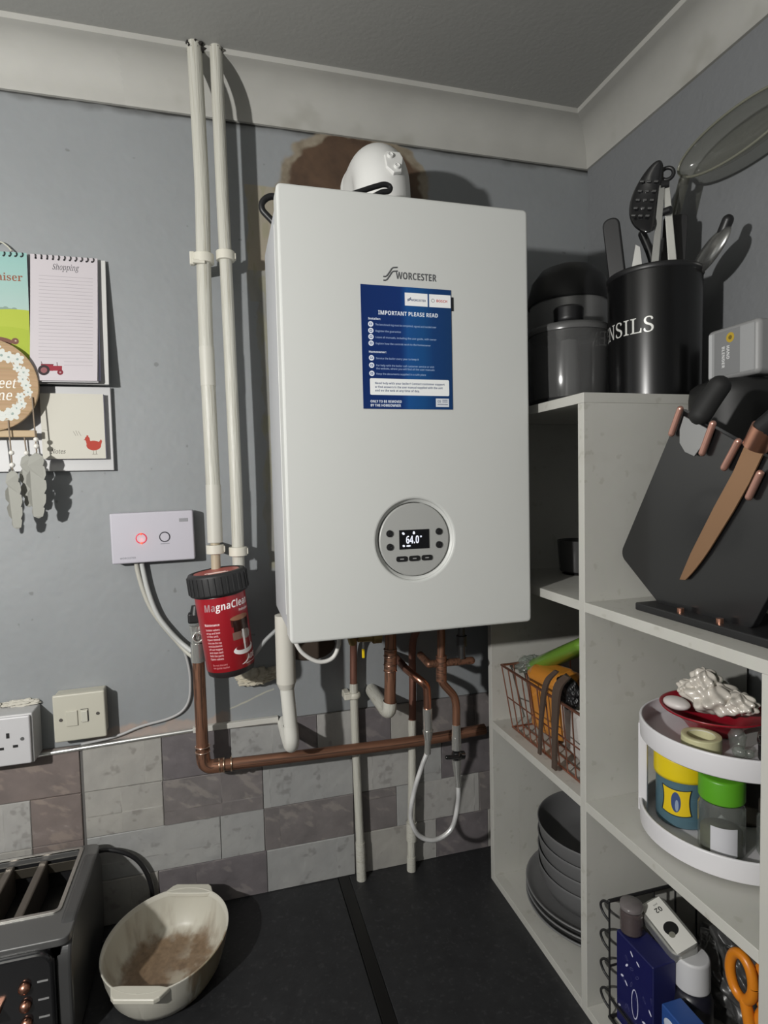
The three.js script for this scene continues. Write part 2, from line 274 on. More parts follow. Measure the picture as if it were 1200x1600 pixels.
// ------------------------------------------------------------------ boiler
const font = await new FontLoader().loadAsync('fonts/droid/droid_sans_bold.typeface.json');
const text = (s, size, depth = 0.0004) => { const g = new TextGeometry(s, { font, size, depth, curveSegments: 4, bevelEnabled: false }); g.computeBoundingBox(); return g; };
{
  const F = 0.335, H = 0.6695, cx = 0.199, cy = 0.147;
  const t = thing('boiler', 'tall white wall-hung gas boiler with a round control dial', 'boiler');
  const sh = rrect(0.392, H - 0.008, 0.004, 0.2, H / 2);
  const hole = new THREE.Path(); hole.absarc(cx, cy, 0.0675, 0, Math.PI * 2, true); sh.holes.push(hole);
  const cover = extrude(sh, 0.032, 0.004, 48).translate(0, 0, F - 0.036);
  const bowl = lathe([[0.069, 0.0], [0.0676, -0.0008], [0.0592, -0.0085], [0.0584, -0.0095], [0.0582, -0.016], [0, -0.016]], 64).rotateX(Math.PI / 2).translate(cx, cy, F);
  mesh('front_cover', [cover, bowl], white, t);
  mesh('casing', [span(0.0035, 0.3965, 0.003, H - 0.003, 0.071, F - 0.038, 0.006), span(0.001, 0.399, 0.001, H - 0.001, 0.284, 0.2915, 0.003)], M([0.55, 0.56, 0.58], 0.45), t);
  for (const z of [0.262, 0.272]) mesh('casing_seam', [span(0.0022, 0.0045, 0.03, H - 0.03, z, z + 0.003, 0.001)], white, t);
  mesh('wall_frame', [span(0.03, 0.37, 0.015, H - 0.02, 0.001, 0.075)], M([0.3, 0.3, 0.3], 0.6, 0.4), t);
  mesh('underside', [span(0.012, 0.388, -0.003, 0.004, 0.08, 0.29)], M([0.08, 0.08, 0.08], 0.7), t);
  // dial
  const dial = mesh('control_panel', lathe([[0, 0], [0.0555, 0], [0.0572, -0.001], [0.0576, -0.0025], [0.0576, -0.012], [0.03, -0.013]], 64).rotateX(Math.PI / 2).translate(cx, cy, F - 0.0038), M([0.43, 0.435, 0.42], 0.4, 0.15), t, 'round grey control dial');
  const dz = F - 0.0038;
  const scr = canvasTex(384, 240, (g, w, h) => {
    g.fillStyle = '#0a0a0c'; g.fillRect(0, 0, w, h); g.fillStyle = '#eef1ff';
    g.font = 'bold 138px sans-serif'; g.save(); g.translate(78, 172); g.scale(0.66, 1); g.fillText('64.0', 0, 0); g.restore();
    g.font = 'bold 74px sans-serif'; g.fillText('°', 262, 128);
    const e = (x, y, a, b, r) => { g.beginPath(); g.ellipse(x, y, a, b, r, 0, 7); g.fill(); };
    e(48, 40, 20, 15, 0.6); e(186, 34, 14, 19, 0); e(186, 44, 16, 12, 0); e(50, 200, 17, 14, 0.5); e(112, 202, 30, 11, 0);
  });
  const sc = mesh('display_screen', [box(0.0495, 0.0305, 0.0016, 0.198, 0.1475, dz + 0.0004, 0.0006)], blackGloss, dial);
  sc.userData.label = 'lit black display reading 64.0 degrees';
  mesh('display_face', plane(0.048, 0.0292, 0.198, 0.1475, dz + 0.0013), new THREE.MeshStandardMaterial({ color: 0x000000, roughness: 0.25, emissive: 0xffffff, emissiveMap: scr, emissiveIntensity: 1.1 }), dial);
  for (const [x, y] of [[0.158, 0.158], [0.158, 0.137], [0.2392, 0.158], [0.2392, 0.137]]) mesh('round_button', [new THREE.CylinderGeometry(0.0052, 0.0056, 0.0022, 28).rotateX(Math.PI / 2).translate(x, y, dz + 0.0008), new THREE.TorusGeometry(0.0021, 0.0005, 6, 16).translate(x, y, dz + 0.0019)], black, dial);
  for (const x of [0.1768, 0.1975, 0.2182]) mesh('menu_button', [extrude(rrect(0.0172, 0.0076, 0.0034, x, 0.1175), 0.0014, 0.0004).translate(0, 0, dz)], black, dial);
  for (const x of [0.1768, 0.1975, 0.2182]) mesh('button_mark', [span(x - 0.003, x + 0.003, 0.1168, 0.1182, dz + 0.0017, dz + 0.0021)], M([0.35, 0.35, 0.35]), dial);
  // maker's lettering
  const logo = text('WORCESTER', 0.0105); const lw = logo.boundingBox.max.x; logo.scale(0.0655 / lw, 1, 1).translate(0.176, 0.5455, F);
  const sw = (dy) => { const c = tube([[0.156, 0.5475 + dy, F], [0.1605, 0.548 + dy, F], [0.166, 0.5545 + dy, F], [0.171, 0.561 + dy, F], [0.1785, 0.5625 + dy, F]], 0.0011, 30, 8); return c; };
  mesh('logo_lettering', [logo, sw(0), sw(-0.0055).scale(1, 1, 1)], M([0.13, 0.135, 0.14], 0.5, 0.3), t, 'grey maker lettering with a double swoosh');
  // instruction card
  const card = canvasTex(870, 1116, (g, w, h) => {
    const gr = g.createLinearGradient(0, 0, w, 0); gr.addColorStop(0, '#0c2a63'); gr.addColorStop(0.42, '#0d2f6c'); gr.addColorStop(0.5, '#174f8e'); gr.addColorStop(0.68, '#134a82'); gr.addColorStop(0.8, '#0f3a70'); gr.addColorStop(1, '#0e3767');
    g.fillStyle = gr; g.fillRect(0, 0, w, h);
    g.fillStyle = '#f3f4f4'; g.fillRect(415, 50, 222, 118); g.fillRect(652, 50, 214, 118);
    g.strokeStyle = '#273a63'; g.lineWidth = 7; for (const o of [0, 12]) { g.beginPath(); g.moveTo(440, 112 + o); g.quadraticCurveTo(462, 108 + o, 474, 92 + o); g.stroke(); }
    g.fillStyle = '#273a63'; g.font = 'bold 27px sans-serif'; g.fillText('WORCESTER', 474, 124, 145);
    g.strokeStyle = '#777'; g.lineWidth = 4; g.beginPath(); g.arc(690, 108, 15, 0, 7); g.stroke(); g.fillStyle = '#c23a35'; g.font = 'bold 34px sans-serif'; g.fillText('BOSCH', 722, 120, 120);
    g.fillStyle = '#eef2fa'; g.font = 'bold 52px sans-serif'; g.fillText('IMPORTANT PLEASE READ', 158, 262, 580);
    g.font = 'bold 27px sans-serif'; g.fillText('Installer:', 62, 312); g.fillText('Homeowner:', 62, 610);
    g.font = '24px sans-serif';
    const rowsT = [[362, 'The benchmark log must be completed, signed and handed over'], [420, 'Register the guarantee'], [476, 'Leave all manuals, including the user guide, with owner'], [532, 'Explain how the controls work to the homeowner'], [666, 'Service the boiler every year to keep it'], [730, 'For help with the boiler call customer service or visit'], [758, 'the website, where you will find all the user manuals'], [806, 'Keep the documents supplied in a safe place']];
    rowsT.forEach(([y, s]) => { g.fillStyle = '#b9c8e4'; g.fillText(s, 128, y, s.length > 45 ? 590 : s.length * 11.4); });
    for (const y of [352, 410, 466, 524, 656, 722, 796]) { g.fillStyle = '#e9eef8'; g.beginPath(); g.arc(86, y, 25, 0, 7); g.fill(); g.strokeStyle = '#23427c'; g.lineWidth = 5; g.strokeRect(76, y - 8, 20, 16); }
    g.fillStyle = '#f1f3f3'; g.beginPath(); g.roundRect(66, 840, 770, 150, 12); g.fill();
    g.fillStyle = '#3b4a6e'; g.font = 'bold 27px sans-serif'; g.fillText('Need help with your boiler? Contact customer support', 112, 892, 680); g.fillText('or find answers in the user manual supplied with the unit', 112, 926, 660); g.fillText('and on the web at any time of day.', 112, 958, 430);
    g.fillStyle = '#eef2fa'; g.font = 'bold 33px sans-serif'; g.fillText('ONLY TO BE REMOVED', 66, 1060, 300); g.fillText('BY THE HOMEOWNER', 66, 1096, 290);
    g.fillStyle = '#d9dde4'; g.fillRect(700, 1014, 132, 78); g.fillStyle = '#56627e'; g.font = 'bold 30px sans-serif'; g.fillText('CE', 716, 1052); g.fillRect(766, 1026, 52, 6); g.fillRect(766, 1042, 52, 6); g.fillRect(716, 1066, 104, 6);
  });
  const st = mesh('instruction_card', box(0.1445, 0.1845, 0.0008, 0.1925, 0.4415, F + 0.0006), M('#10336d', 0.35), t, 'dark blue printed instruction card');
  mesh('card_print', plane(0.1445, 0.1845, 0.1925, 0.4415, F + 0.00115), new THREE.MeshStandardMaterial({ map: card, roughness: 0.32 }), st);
  mesh('card_tab', box(0.0045, 0.021, 0.0008, 0.2665, 0.5125, F + 0.0006), black, st);
  // rubber straps of the transport guard
  mesh('rubber_strap', [capped([[0.105, 0.6745, 0.3], [0.13, 0.685, 0.3], [0.158, 0.6965, 0.3], [0.173, 0.701, 0.3], [0.181, 0.698, 0.3], [0.179, 0.692, 0.3], [0.168, 0.689, 0.3], [0.15, 0.6795, 0.3], [0.125, 0.673, 0.3]], 0.0042, 60, 10)], black, t, 'looped black rubber strap on top');
  mesh('rubber_strap', [capped([[0.022, 0.6645, 0.16], [0.024, 0.7, 0.16], [0.021, 0.728, 0.16], [0.012, 0.7305, 0.16], [0.001, 0.7255, 0.16], [-0.006, 0.716, 0.16], [-0.005, 0.706, 0.16], [0.002, 0.698, 0.16], [0.012, 0.688, 0.16], [0.02, 0.676, 0.16]], 0.0055, 50, 10)], black, t, 'looped black rubber strap at the left edge');
}
// flue
{
  const t = thing('flue_elbow', 'white plastic flue elbow on top of the boiler', 'flue pipe', [0.197, 0.6695, 0.2]);
  const flueM = M([0.72, 0.72, 0.7], 0.4);
  const el = []; el.push([0, 0, 0], [0, 0.03, 0], [0, 0.06, 0], [0, 0.085, -0.004], [0, 0.106, -0.018], [0, 0.117, -0.042], [0, 0.12, -0.07], [0, 0.12, -0.12]);
  mesh('elbow', [tube(el, 0.0485, 60, 40), cyl([0, 0, 0], [0, 0.014, 0], 0.055, 0.053, 40), lathe([[0.0485, 0], [0.05, 0.002], [0.05, 0.012], [0.0485, 0.014]]).rotateX(-Math.PI / 2).translate(0, 0.12, -0.1)], flueM, t);
  mesh('duct', cyl([0, 0.12, -0.11], [0, 0.12, -0.2], 0.042, 0.042, 40), flueM, t);
  mesh('seal_ring', new THREE.TorusGeometry(0.0435, 0.004, 10, 40).translate(0, 0.12, -0.125), M([0.2, 0.23, 0.14], 0.8), t);
  const test = mesh('test_point_pad', [extrude(poly([[-0.013, 0.012], [-0.008, 0.02], [0.012, 0.02], [0.016, 0.01], [0.01, -0.018], [-0.002, -0.022], [-0.012, -0.012]]), 0.004, 0.0015).rotateX(-0.35).translate(0.008, 0.0975, 0.0395)], flueM, t);
  for (const [x, y, z] of [[0.003, 0.109, 0.041], [0.012, 0.089, 0.0485]]) mesh('test_cap', [new THREE.CylinderGeometry(0.0052, 0.006, 0.006, 20).rotateX(Math.PI / 2 - 0.35).translate(x, y, z), new THREE.TorusGeometry(0.004, 0.001, 8, 20).rotateX(-0.35).translate(x, y + 0.001, z + 0.003)], flueM, test);
}

// ------------------------------------------------------------------ painted pipes and clips
{
  const a = thing('painted_pipe', 'cream-painted riser pipe, left of the pair, ending at the red filter', 'pipe');
  mesh('pipe', tube([[-0.1075, CEIL, 0.075], [-0.1045, 0.85, 0.075], [-0.1035, 0.765, 0.075], [-0.1055, 0.647, 0.075], [-0.1065, 0.5, 0.075], [-0.1055, 0.4, 0.075], [-0.1045, 0.3, 0.075], [-0.1035, 0.2, 0.075], [-0.104, 0.135, 0.075]], 0.0128, 90, 20), pipePaint, a);
  for (const [y0, y1, r] of [[0.24, 0.134, 0.0137], [0.49, 0.42, 0.0134]]) mesh('sleeve', cyl([y0 > 0.3 ? -0.1062 : -0.1036, y0, 0.075], [y0 > 0.3 ? -0.1056 : -0.104, y1, 0.075], r, r, 24), M([0.54, 0.53, 0.475], 0.45), a);
  mesh('pipe_tail', cyl([-0.104, 0.14, 0.075], [-0.1045, 0.06, 0.078], 0.0085), M([0.42, 0.36, 0.26], 0.5), a);
  mesh('ceiling_gap', blob(0.016, 0.5, 3, 3, 1, 0.75, 0.9, 2).translate(-0.106, CEIL - 0.003, 0.073), M([0.02, 0.018, 0.016], 0.95), a);
  const b = thing('painted_pipe', 'cream-painted riser pipe, right of the pair, nearest the boiler', 'pipe');
  mesh('pipe', tube([[-0.0705, CEIL, 0.075], [-0.0685, 0.77, 0.075], [-0.067, 0.655, 0.075], [-0.065, 0.471, 0.075], [-0.063, 0.236, 0.075], [-0.0635, 0.06, 0.07]], 0.0112, 80, 20), pipePaint, b);
  mesh('ceiling_gap', blob(0.0125, 0.5, 3, 3, 1, 0.6, 0.9, 6).translate(-0.068, CEIL - 0.003, 0.073), M([0.12, 0.115, 0.1], 0.95), b);
  const clip = (x, y, r, label, tab) => {
    const t = thing('pipe_clip', label, 'pipe clip', [x, y, 0.075], 'white pipe clips');
    const ring = extrude((() => { const s = circle(r + 0.0042); const h = new THREE.Path(); h.absarc(0, 0, r - 0.0002, 0, 7, true); s.holes.push(h); return s; })(), 0.014, 0.0012).rotateX(Math.PI / 2).translate(0, 0.007, 0);
    mesh('ring', ring, agedPlastic, t);
    mesh('wall_block', [span(-0.009, 0.009, -0.008, 0.008, -0.075, -r - 0.002, 0.002)], agedPlastic, t);
    mesh('catch', tab ? [span(-r - 0.011, -r - 0.002, -0.012, 0.011, -0.006, 0.006, 0.002), span(-r - 0.006, r * 0.2, -0.013, -0.0065, r - 0.003, r + 0.004, 0.0015)] : [span(r + 0.001, r + 0.0075, -0.006, 0.006, -0.006, 0.006, 0.002)], agedPlastic, t);
  };
  clip(-0.1055, 0.647, 0.0128, 'white clip halfway up the left riser pipe', true);
  clip(-0.067, 0.655, 0.0112, 'white clip halfway up the right riser pipe', false);
  clip(-0.0635, 0.115, 0.0112, 'white clip at the foot of the right riser pipe', false);
  clip(-0.1045, 0.121, 0.0105, 'white clip at the foot of the left riser pipe', false);
}
// ------------------------------------------------------------------ magnetic filter
{
  const t = thing('magnetic_filter', 'red canister filter with a ribbed black cap beside the boiler', 'filter', [-0.083, -0.098, 0.113]);
  t.rotation.z = 0.112;
  const lab = canvasTex(1400, 680, (g, w, h) => {
    g.fillStyle = '#8c1420'; g.fillRect(0, 0, w, h);
    const gr = g.createLinearGradient(0, 0, 0, h); gr.addColorStop(0, '#9c1a26'); gr.addColorStop(1, '#841019'); g.fillStyle = gr; g.fillRect(0, 0, w, h); g.translate(12, 0);
    g.save(); g.transform(1, -0.02, -0.12, 1, 540, 118); g.font = 'bold 92px sans-serif'; g.fillStyle = '#a98f92'; g.fillText('M', -18, 0, 66); g.fillText('a', 50, 0, 44); g.fillStyle = '#f2eeee'; g.fillText('gnaClean', 94, 0, 345); g.restore();
    g.font = 'bold 32px sans-serif'; g.fillStyle = '#f2eeee'; g.fillText('Professional', 842, 160, 140);
    g.fillStyle = '#e9dcdc'; g.font = 'bold 30px sans-serif'; g.fillText('Maintenance', 500, 250, 150); g.font = '25px sans-serif';
    ['Isolate valves', 'at top and base', 'of the unit.', 'Open bleed', 'Unscrew the cap', 'anticlockwise', 'Lift out magnet', 'and clean well', 'Refit the parts', 'Open valves'].forEach((s, i) => g.fillText(s, 505, 292 + i * 30, 140));
    g.fillStyle = '#4b1a14'; g.fillRect(748, 210, 205, 80); g.fillStyle = '#2a0f0c'; g.fillRect(765, 240, 180, 120); g.fillStyle = '#7d5f55'; g.fillRect(748, 340, 90, 70); g.fillStyle = '#9a6b52'; g.beginPath(); g.ellipse(850, 214, 105, 24, 0, 0, 7); g.fill();
    g.fillStyle = '#8f8580'; g.beginPath(); g.ellipse(895, 380, 62, 44, 0, 0, 7); g.fill(); g.fillStyle = '#eeeaea'; g.fillRect(845, 330, 24, 190);
    g.beginPath(); g.ellipse(858, 510, 122, 46, 0, 0, 7); g.fill(); g.fillStyle = '#7d141c'; g.beginPath(); g.ellipse(858, 490, 96, 26, 0, 0, 7); g.fill(); g.fillStyle = '#eeeaea'; g.fillRect(847, 440, 20, 84);
    g.font = 'italic bold 66px sans-serif'; g.fillStyle = '#f4f0f0'; g.fillText('ADEY', 860, 622, 170); g.beginPath(); g.moveTo(800, 640); g.quadraticCurveTo(850, 632, 880, 590); g.lineTo(896, 590); g.quadraticCurveTo(870, 646, 800, 646); g.fill(); g.fillRect(840, 646, 190, 5);
    g.fillStyle = '#d9a5a5'; g.font = '22px sans-serif'; g.fillText('Do not discard', 520, 618); g.fillText('see guide leaflet', 520, 645);
  });
  mesh('canister', [lathe([[0, 0], [0.037, 0], [0.0405, 0.003], [0.042, 0.012], [0.044, 0.15], [0, 0.15]], 64)], M([0.02, 0.015, 0.016], 0.4), t);
  mesh('label', new THREE.CylinderGeometry(0.0443, 0.0424, 0.132, 64, 1, true).rotateY(Math.PI).translate(0, 0.078, 0), new THREE.MeshPhysicalMaterial({ map: lab, roughness: 0.3, clearcoat: 0.3 }), t, 'red printed label');
  const ribs = []; for (let i = 0; i < 30; i++) { const a = i / 30 * Math.PI * 2; ribs.push(box(0.003, 0.03, 0.003, 0, 0, 0, 0.0008, 1).rotateY(-a).translate(Math.cos(a) * 0.0515, 0.1655, Math.sin(a) * 0.0515)); }
  mesh('screw_cap', [lathe([[0.044, 0.146], [0.05, 0.147], [0.0515, 0.151], [0.0515, 0.18], [0.049, 0.185], [0.042, 0.186], [0.0415, 0.182], [0, 0.182]], 64), ...ribs], M([0.018, 0.018, 0.019], 0.55), t, 'ribbed black screw cap');
  mesh('top_label', new THREE.CylinderGeometry(0.04, 0.04, 0.002, 48).translate(0, 0.1835, 0), M([0.42, 0.1, 0.08], 0.4), t, 'red round top label');
  mesh('top_label_print', [span(-0.02, 0.016, 0.1843, 0.185, 0.014, 0.018), span(-0.014, 0.02, 0.1843, 0.185, 0.022, 0.025)], M([0.75, 0.6, 0.55], 0.5), t);
  mesh('wall_bracket', span(-0.018, 0.018, 0.05, 0.13, -0.11, -0.04, 0.003), black, t);
}
// ------------------------------------------------------------------ copper heating pipe with valve
const ringed = (a, b, r) => cyl(a, b, r, r, 20);
{
  const t = thing('copper_pipe', 'tarnished copper pipe running down from the red filter and along the tiles', 'pipe');
  mesh('pipe', [tube([[-0.1425, -0.085, 0.06], [-0.1418, -0.18, 0.06], [-0.1412, -0.262, 0.06]], 0.0112, 30, 20)], copper, t, 'upright length of copper pipe');
  mesh('pipe', [tube([[-0.112, -0.2948, 0.06], [0.1, -0.301, 0.06], [0.298, -0.3045, 0.06], [0.44, -0.3, 0.06]], 0.0112, 50, 20)], copper, t, 'level length of copper pipe');
  mesh('elbow_fitting', [tube([[-0.1412, -0.258, 0.06], [-0.141, -0.272, 0.06], [-0.1385, -0.286, 0.06], [-0.13, -0.2935, 0.06], [-0.116, -0.2948, 0.06], [-0.106, -0.295, 0.06]], 0.0129, 40, 20)], copper, t);
  for (const y of [-0.253, -0.263]) mesh('solder_ring', new THREE.TorusGeometry(0.0126, 0.0016, 8, 24).rotateX(Math.PI / 2).translate(-0.1412, y, 0.06), M([0.75, 0.55, 0.45], 0.25, 1), t);
  for (const x of [-0.112, -0.104, -0.09]) mesh('solder_ring', new THREE.TorusGeometry(0.0126, 0.0016, 8, 24).rotateY(Math.PI / 2).translate(x, -0.2949, 0.06), M([0.75, 0.55, 0.4], 0.25, 1), t);
  mesh('valve_body', [cyl([-0.1425, -0.09, 0.06], [-0.143, -0.055, 0.06], 0.0125), cyl([-0.143, -0.055, 0.06], [-0.144, -0.02, 0.062], 0.0105, 0.0125), new THREE.CylinderGeometry(0.0135, 0.0135, 0.014, 6).translate(-0.143, -0.03, 0.062), cyl([-0.143, -0.03, 0.06], [-0.11, -0.02, 0.08], 0.0105)], chrome, t, 'chrome isolating valve');
  mesh('valve_ring', [new THREE.TorusGeometry(0.0085, 0.0022, 8, 24).rotateX(-0.2).translate(-0.141, -0.041, 0.076)], chrome, t);
  mesh('valve_handle', [span(-0.158, -0.131, -0.016, 0.004, 0.052, 0.072, 0.004), cyl([-0.144, 0.0, 0.062], [-0.143, 0.016, 0.062], 0.011, 0.008)], black, t, 'black valve handle');
}
// condensate pipe
{
  const t = thing('condensate_pipe', 'white plastic drain pipe from the boiler bending back into the wall', 'pipe');
  mesh('upper_pipe', [cyl([0.013, 0.0, 0.13], [0.0125, -0.125, 0.13], 0.0178, 0.0178, 28), cyl([0.0125, -0.124, 0.13], [0.0132, -0.136, 0.13], 0.0178, 0.0135, 28)], M([0.6, 0.58, 0.52], 0.5), t);
  mesh('lower_pipe', tube([[0.0128, -0.13, 0.13], [0.0165, -0.185, 0.13], [0.0185, -0.222, 0.13]], 0.0128, 20, 24), M([0.66, 0.65, 0.6], 0.45), t);
  mesh('elbow_fitting', [tube([[0.0175, -0.205, 0.13], [0.019, -0.236, 0.128], [0.019, -0.248, 0.119], [0.0185, -0.25, 0.1], [0.018, -0.25, 0.06], [0.018, -0.25, 0.004]], 0.0138, 50, 24)], M([0.68, 0.67, 0.62], 0.45), t);
}
// thin gas / water pipes under the boiler
{
  const t = thing('thin_pipe', 'thin white-painted pipe with a copper top, left one reaching the worktop', 'pipe');
  mesh('copper_length', tube([[0.148, -0.002, 0.12], [0.15, -0.03, 0.11], [0.158, -0.07, 0.05], [0.162, -0.1, 0.03], [0.161, -0.17, 0.026], [0.161, -0.185, 0.026]], 0.0076, 50, 16), copperDull, t);
  mesh('painted_length', tube([[0.161, -0.178, 0.026], [0.1612, -0.25, 0.026], [0.164, -0.42, 0.026], [0.1665, -0.54, 0.026], [0.167, WT, 0.026]], 0.0086, 60, 16), pipePaint, t);
  mesh('socket_joint', cyl([0.1662, -0.52, 0.026], [0.167, WT, 0.026], 0.0098, 0.0102), pipePaint, t);
  const c = thing('pipe_clip', 'white clip on the thin pipe under the boiler', 'pipe clip', [0.161, -0.203, 0.026], 'white pipe clips');
  mesh('ring', new THREE.TorusGeometry(0.0105, 0.003, 10, 24).rotateX(Math.PI / 2).scale(1, 2.2, 1), agedPlastic, c); mesh('wall_block', span(-0.021, -0.008, -0.008, 0.007, -0.026, 0.004, 0.002), agedPlastic, c); mesh('catch', span(-0.022, -0.004, -0.006, 0.006, 0.004, 0.011, 0.002), agedPlastic, c);
  const u = thing('thin_pipe', 'thin white-painted pipe with a copper top, right one behind the hose loop', 'pipe');
  mesh('copper_length', tube([[0.296, -0.002, 0.1], [0.296, -0.04, 0.085], [0.291, -0.1, 0.032], [0.2885, -0.2, 0.03], [0.286, -0.278, 0.03]], 0.0078, 40, 16), copperDull, u);
  mesh('painted_length', tube([[0.286, -0.27, 0.03], [0.283, -0.4, 0.03], [0.279, -0.517, 0.03], [0.277, WT, 0.03]], 0.0086, 50, 16), pipePaint, u);
  mesh('coupling', cyl([0.2795, -0.495, 0.03], [0.279, -0.535, 0.03], 0.0112), pipePaint, u); mesh('socket_joint', cyl([0.2775, -0.57, 0.03], [0.277, WT, 0.03], 0.0098), pipePaint, u);
  const g = thing('gas_pipe', 'thick copper pipe dropping from the boiler into a white elbow', 'pipe');
  mesh('pipe', tube([[0.214, 0, 0.13], [0.2135, -0.06, 0.13], [0.209, -0.19, 0.13]], 0.0112, 40, 22), copper, g);
  mesh('coupling', [cyl([0.213, -0.083, 0.13], [0.2115, -0.125, 0.13], 0.0124, 0.0124, 24)], copper, g);
  for (const y of [-0.083, -0.096, -0.113, -0.125]) mesh('solder_ring', new THREE.TorusGeometry(0.0122, 0.0011, 8, 24).rotateX(Math.PI / 2).translate(0.2142 + y * 0.022, y, 0.13), M([0.6, 0.4, 0.32], 0.3, 1), g);
  mesh('elbow_fitting', [tube([[0.2095, -0.185, 0.13], [0.208, -0.203, 0.128], [0.207, -0.209, 0.115], [0.206, -0.208, 0.08], [0.205, -0.206, 0.0]], 0.0135, 40, 20)], pipePaint, g, 'white-painted elbow into the wall');
}
// brass gas valve with yellow lever
{
  const t = thing('gas_valve', 'brass gas valve with a yellow lever under the boiler', 'valve', [0.155, -0.03, 0.17]);
  mesh('valve_body', [cyl([-0.03, 0.005, 0], [-0.02, -0.028, -0.02], 0.009, 0.008), cyl([-0.012, 0.03, 0], [-0.012, -0.008, 0], 0.013), new THREE.CylinderGeometry(0.014, 0.014, 0.016, 6).rotateZ(Math.PI / 2).translate(0.02, -0.014, 0), cyl([-0.015, -0.012, 0], [0.014, -0.014, 0], 0.01), new THREE.CylinderGeometry(0.012, 0.012, 0.02, 8).translate(0.025, 0.0, -0.01), cyl([0.025, 0, -0.01], [0.025, 0.03, -0.01], 0.008)], M([0.3, 0.22, 0.09], 0.45, 0.9), t);
  mesh('lever', span(-0.0085, -0.0035, -0.052, -0.034, 0.0, 0.004, 0.0015), M([0.85, 0.6, 0.01], 0.4), t, 'yellow lever tip');
  mesh('lever_arm', span(-0.008, -0.004, -0.036, -0.006, 0.0, 0.004, 0.0012), steel, t);
}
// filling loop
{
  const braidT = dataTex(64, 512, (u, v) => { const a = Math.sin((u * 8 + v * 160) * Math.PI) * Math.sin((u * 8 - v * 160) * Math.PI); return mix3([0.5, 0.5, 0.5], [0.9, 0.9, 0.89], 0.5 + 0.5 * a); }, true, true);
  const braid = new THREE.MeshStandardMaterial({ map: braidT, roughness: 0.28, metalness: 0.35 });
  const t = thing('filling_loop', 'braided steel hose hanging in a loop below two copper tails', 'hose', [0, 0, 0]);
  mesh('braided_hose', tube([[0.2785, -0.262, 0.15], [0.2765, -0.285, 0.15], [0.266, -0.31, 0.15], [0.247, -0.364, 0.15], [0.2405, -0.414, 0.15], [0.2565, -0.45, 0.15], [0.289, -0.4645, 0.15], [0.322, -0.45, 0.15], [0.338, -0.4, 0.15], [0.34, -0.345, 0.15]], 0.0046, 120, 12), braid, t);
  mesh('hose_nut', [cyl([0.2785, -0.2, 0.15], [0.2785, -0.245, 0.15], 0.0098, 0.0092, 8), cyl([0.2785, -0.243, 0.15], [0.2785, -0.262, 0.15], 0.0105, 0.007), cyl([0.278, -0.258, 0.15], [0.277, -0.29, 0.15], 0.0062)], chrome, t, 'chrome hose nut on the left tail');
  mesh('valve_body', [cyl([0.3375, -0.24, 0.15], [0.3372, -0.29, 0.15], 0.0085, 0.0095), cyl([0.337, -0.31, 0.15], [0.338, -0.345, 0.15], 0.0092, 0.0062), new THREE.CylinderGeometry(0.0098, 0.0098, 0.012, 8).translate(0.3373, -0.27, 0.15), cyl([0.338, -0.34, 0.15], [0.3395, -0.365, 0.15], 0.006)], chrome, t, 'chrome filling valve on the right tail');
  mesh('valve_handle', [new THREE.SphereGeometry(0.0105, 16, 12).translate(0.3365, -0.301, 0.152), capped([[0.3365, -0.3, 0.16], [0.322, -0.299, 0.16], [0.313, -0.298, 0.16]], 0.0042), cyl([0.337, -0.302, 0.15], [0.353, -0.304, 0.15], 0.009, 0.008)], blackGloss, t, 'black valve handle');
  const a = thing('copper_tail', 'short bent copper tail above the left hose nut', 'pipe');
  mesh('pipe', tube([[0.252, -0.135, 0.1], [0.258, -0.139, 0.135], [0.268, -0.147, 0.15], [0.277, -0.158, 0.15], [0.2785, -0.172, 0.15], [0.2785, -0.205, 0.15]], 0.0076, 40, 16), copperBright, a);
  mesh('back_run', tube([[0.252, -0.135, 0.102], [0.25, -0.13, 0.05], [0.25, -0.13, 0.002]], 0.0076, 20, 14), copperDull, a);
  const b = thing('copper_tail', 'kinked copper tail from the boiler to the black filling valve', 'pipe');
  mesh('pipe', tube([[0.31, 0, 0.15], [0.3095, -0.06, 0.15], [0.308, -0.135, 0.15], [0.31, -0.152, 0.15], [0.322, -0.168, 0.15], [0.333, -0.182, 0.15], [0.3375, -0.198, 0.15], [0.3377, -0.245, 0.15]], 0.0078, 70, 16), copper, b);
  mesh('tee_fitting', [cyl([0.309, -0.1, 0.15], [0.3085, -0.15, 0.15], 0.0105), cyl([0.284, -0.1145, 0.15], [0.372, -0.1165, 0.15], 0.0072), new THREE.SphereGeometry(0.0074, 14, 10).translate(0.284, -0.1145, 0.15), new THREE.SphereGeometry(0.0074, 14, 10).translate(0.372, -0.1165, 0.15), cyl([0.284, -0.115, 0.15], [0.283, -0.11, 0.1], 0.0072)], copper, b);
  mesh('drain_cock', [cyl([0.352, 0, 0.15], [0.352, -0.11, 0.15], 0.007), new THREE.CylinderGeometry(0.011, 0.011, 0.02, 8).translate(0.352, -0.075, 0.15)], M([0.09, 0.09, 0.09], 0.35, 0.8), b);
}
// cables under the boiler
{
  const t = thing('white_cable', 'white cable looping below the boiler front', 'cable');
  mesh('cable', tube([[0.012, 0.01, 0.24], [0.018, -0.02, 0.25], [0.031, -0.041, 0.25], [0.057, -0.0565, 0.25], [0.078, -0.052, 0.25], [0.089, -0.03, 0.25], [0.09, 0.0, 0.24]], 0.0036, 60, 10), M([0.66, 0.65, 0.62], 0.45), t);
  const g = thing('grey_cable', 'grey cable slanting up behind the boiler corner', 'cable');
  mesh('cable', tube([[-0.075, -0.118, 0.02], [-0.06, -0.1, 0.06], [-0.041, -0.075, 0.1], [-0.02, -0.051, 0.1], [0.008, -0.027, 0.1], [0.03, -0.002, 0.1]], 0.004, 50, 10), M([0.3, 0.31, 0.31], 0.5), g);
}
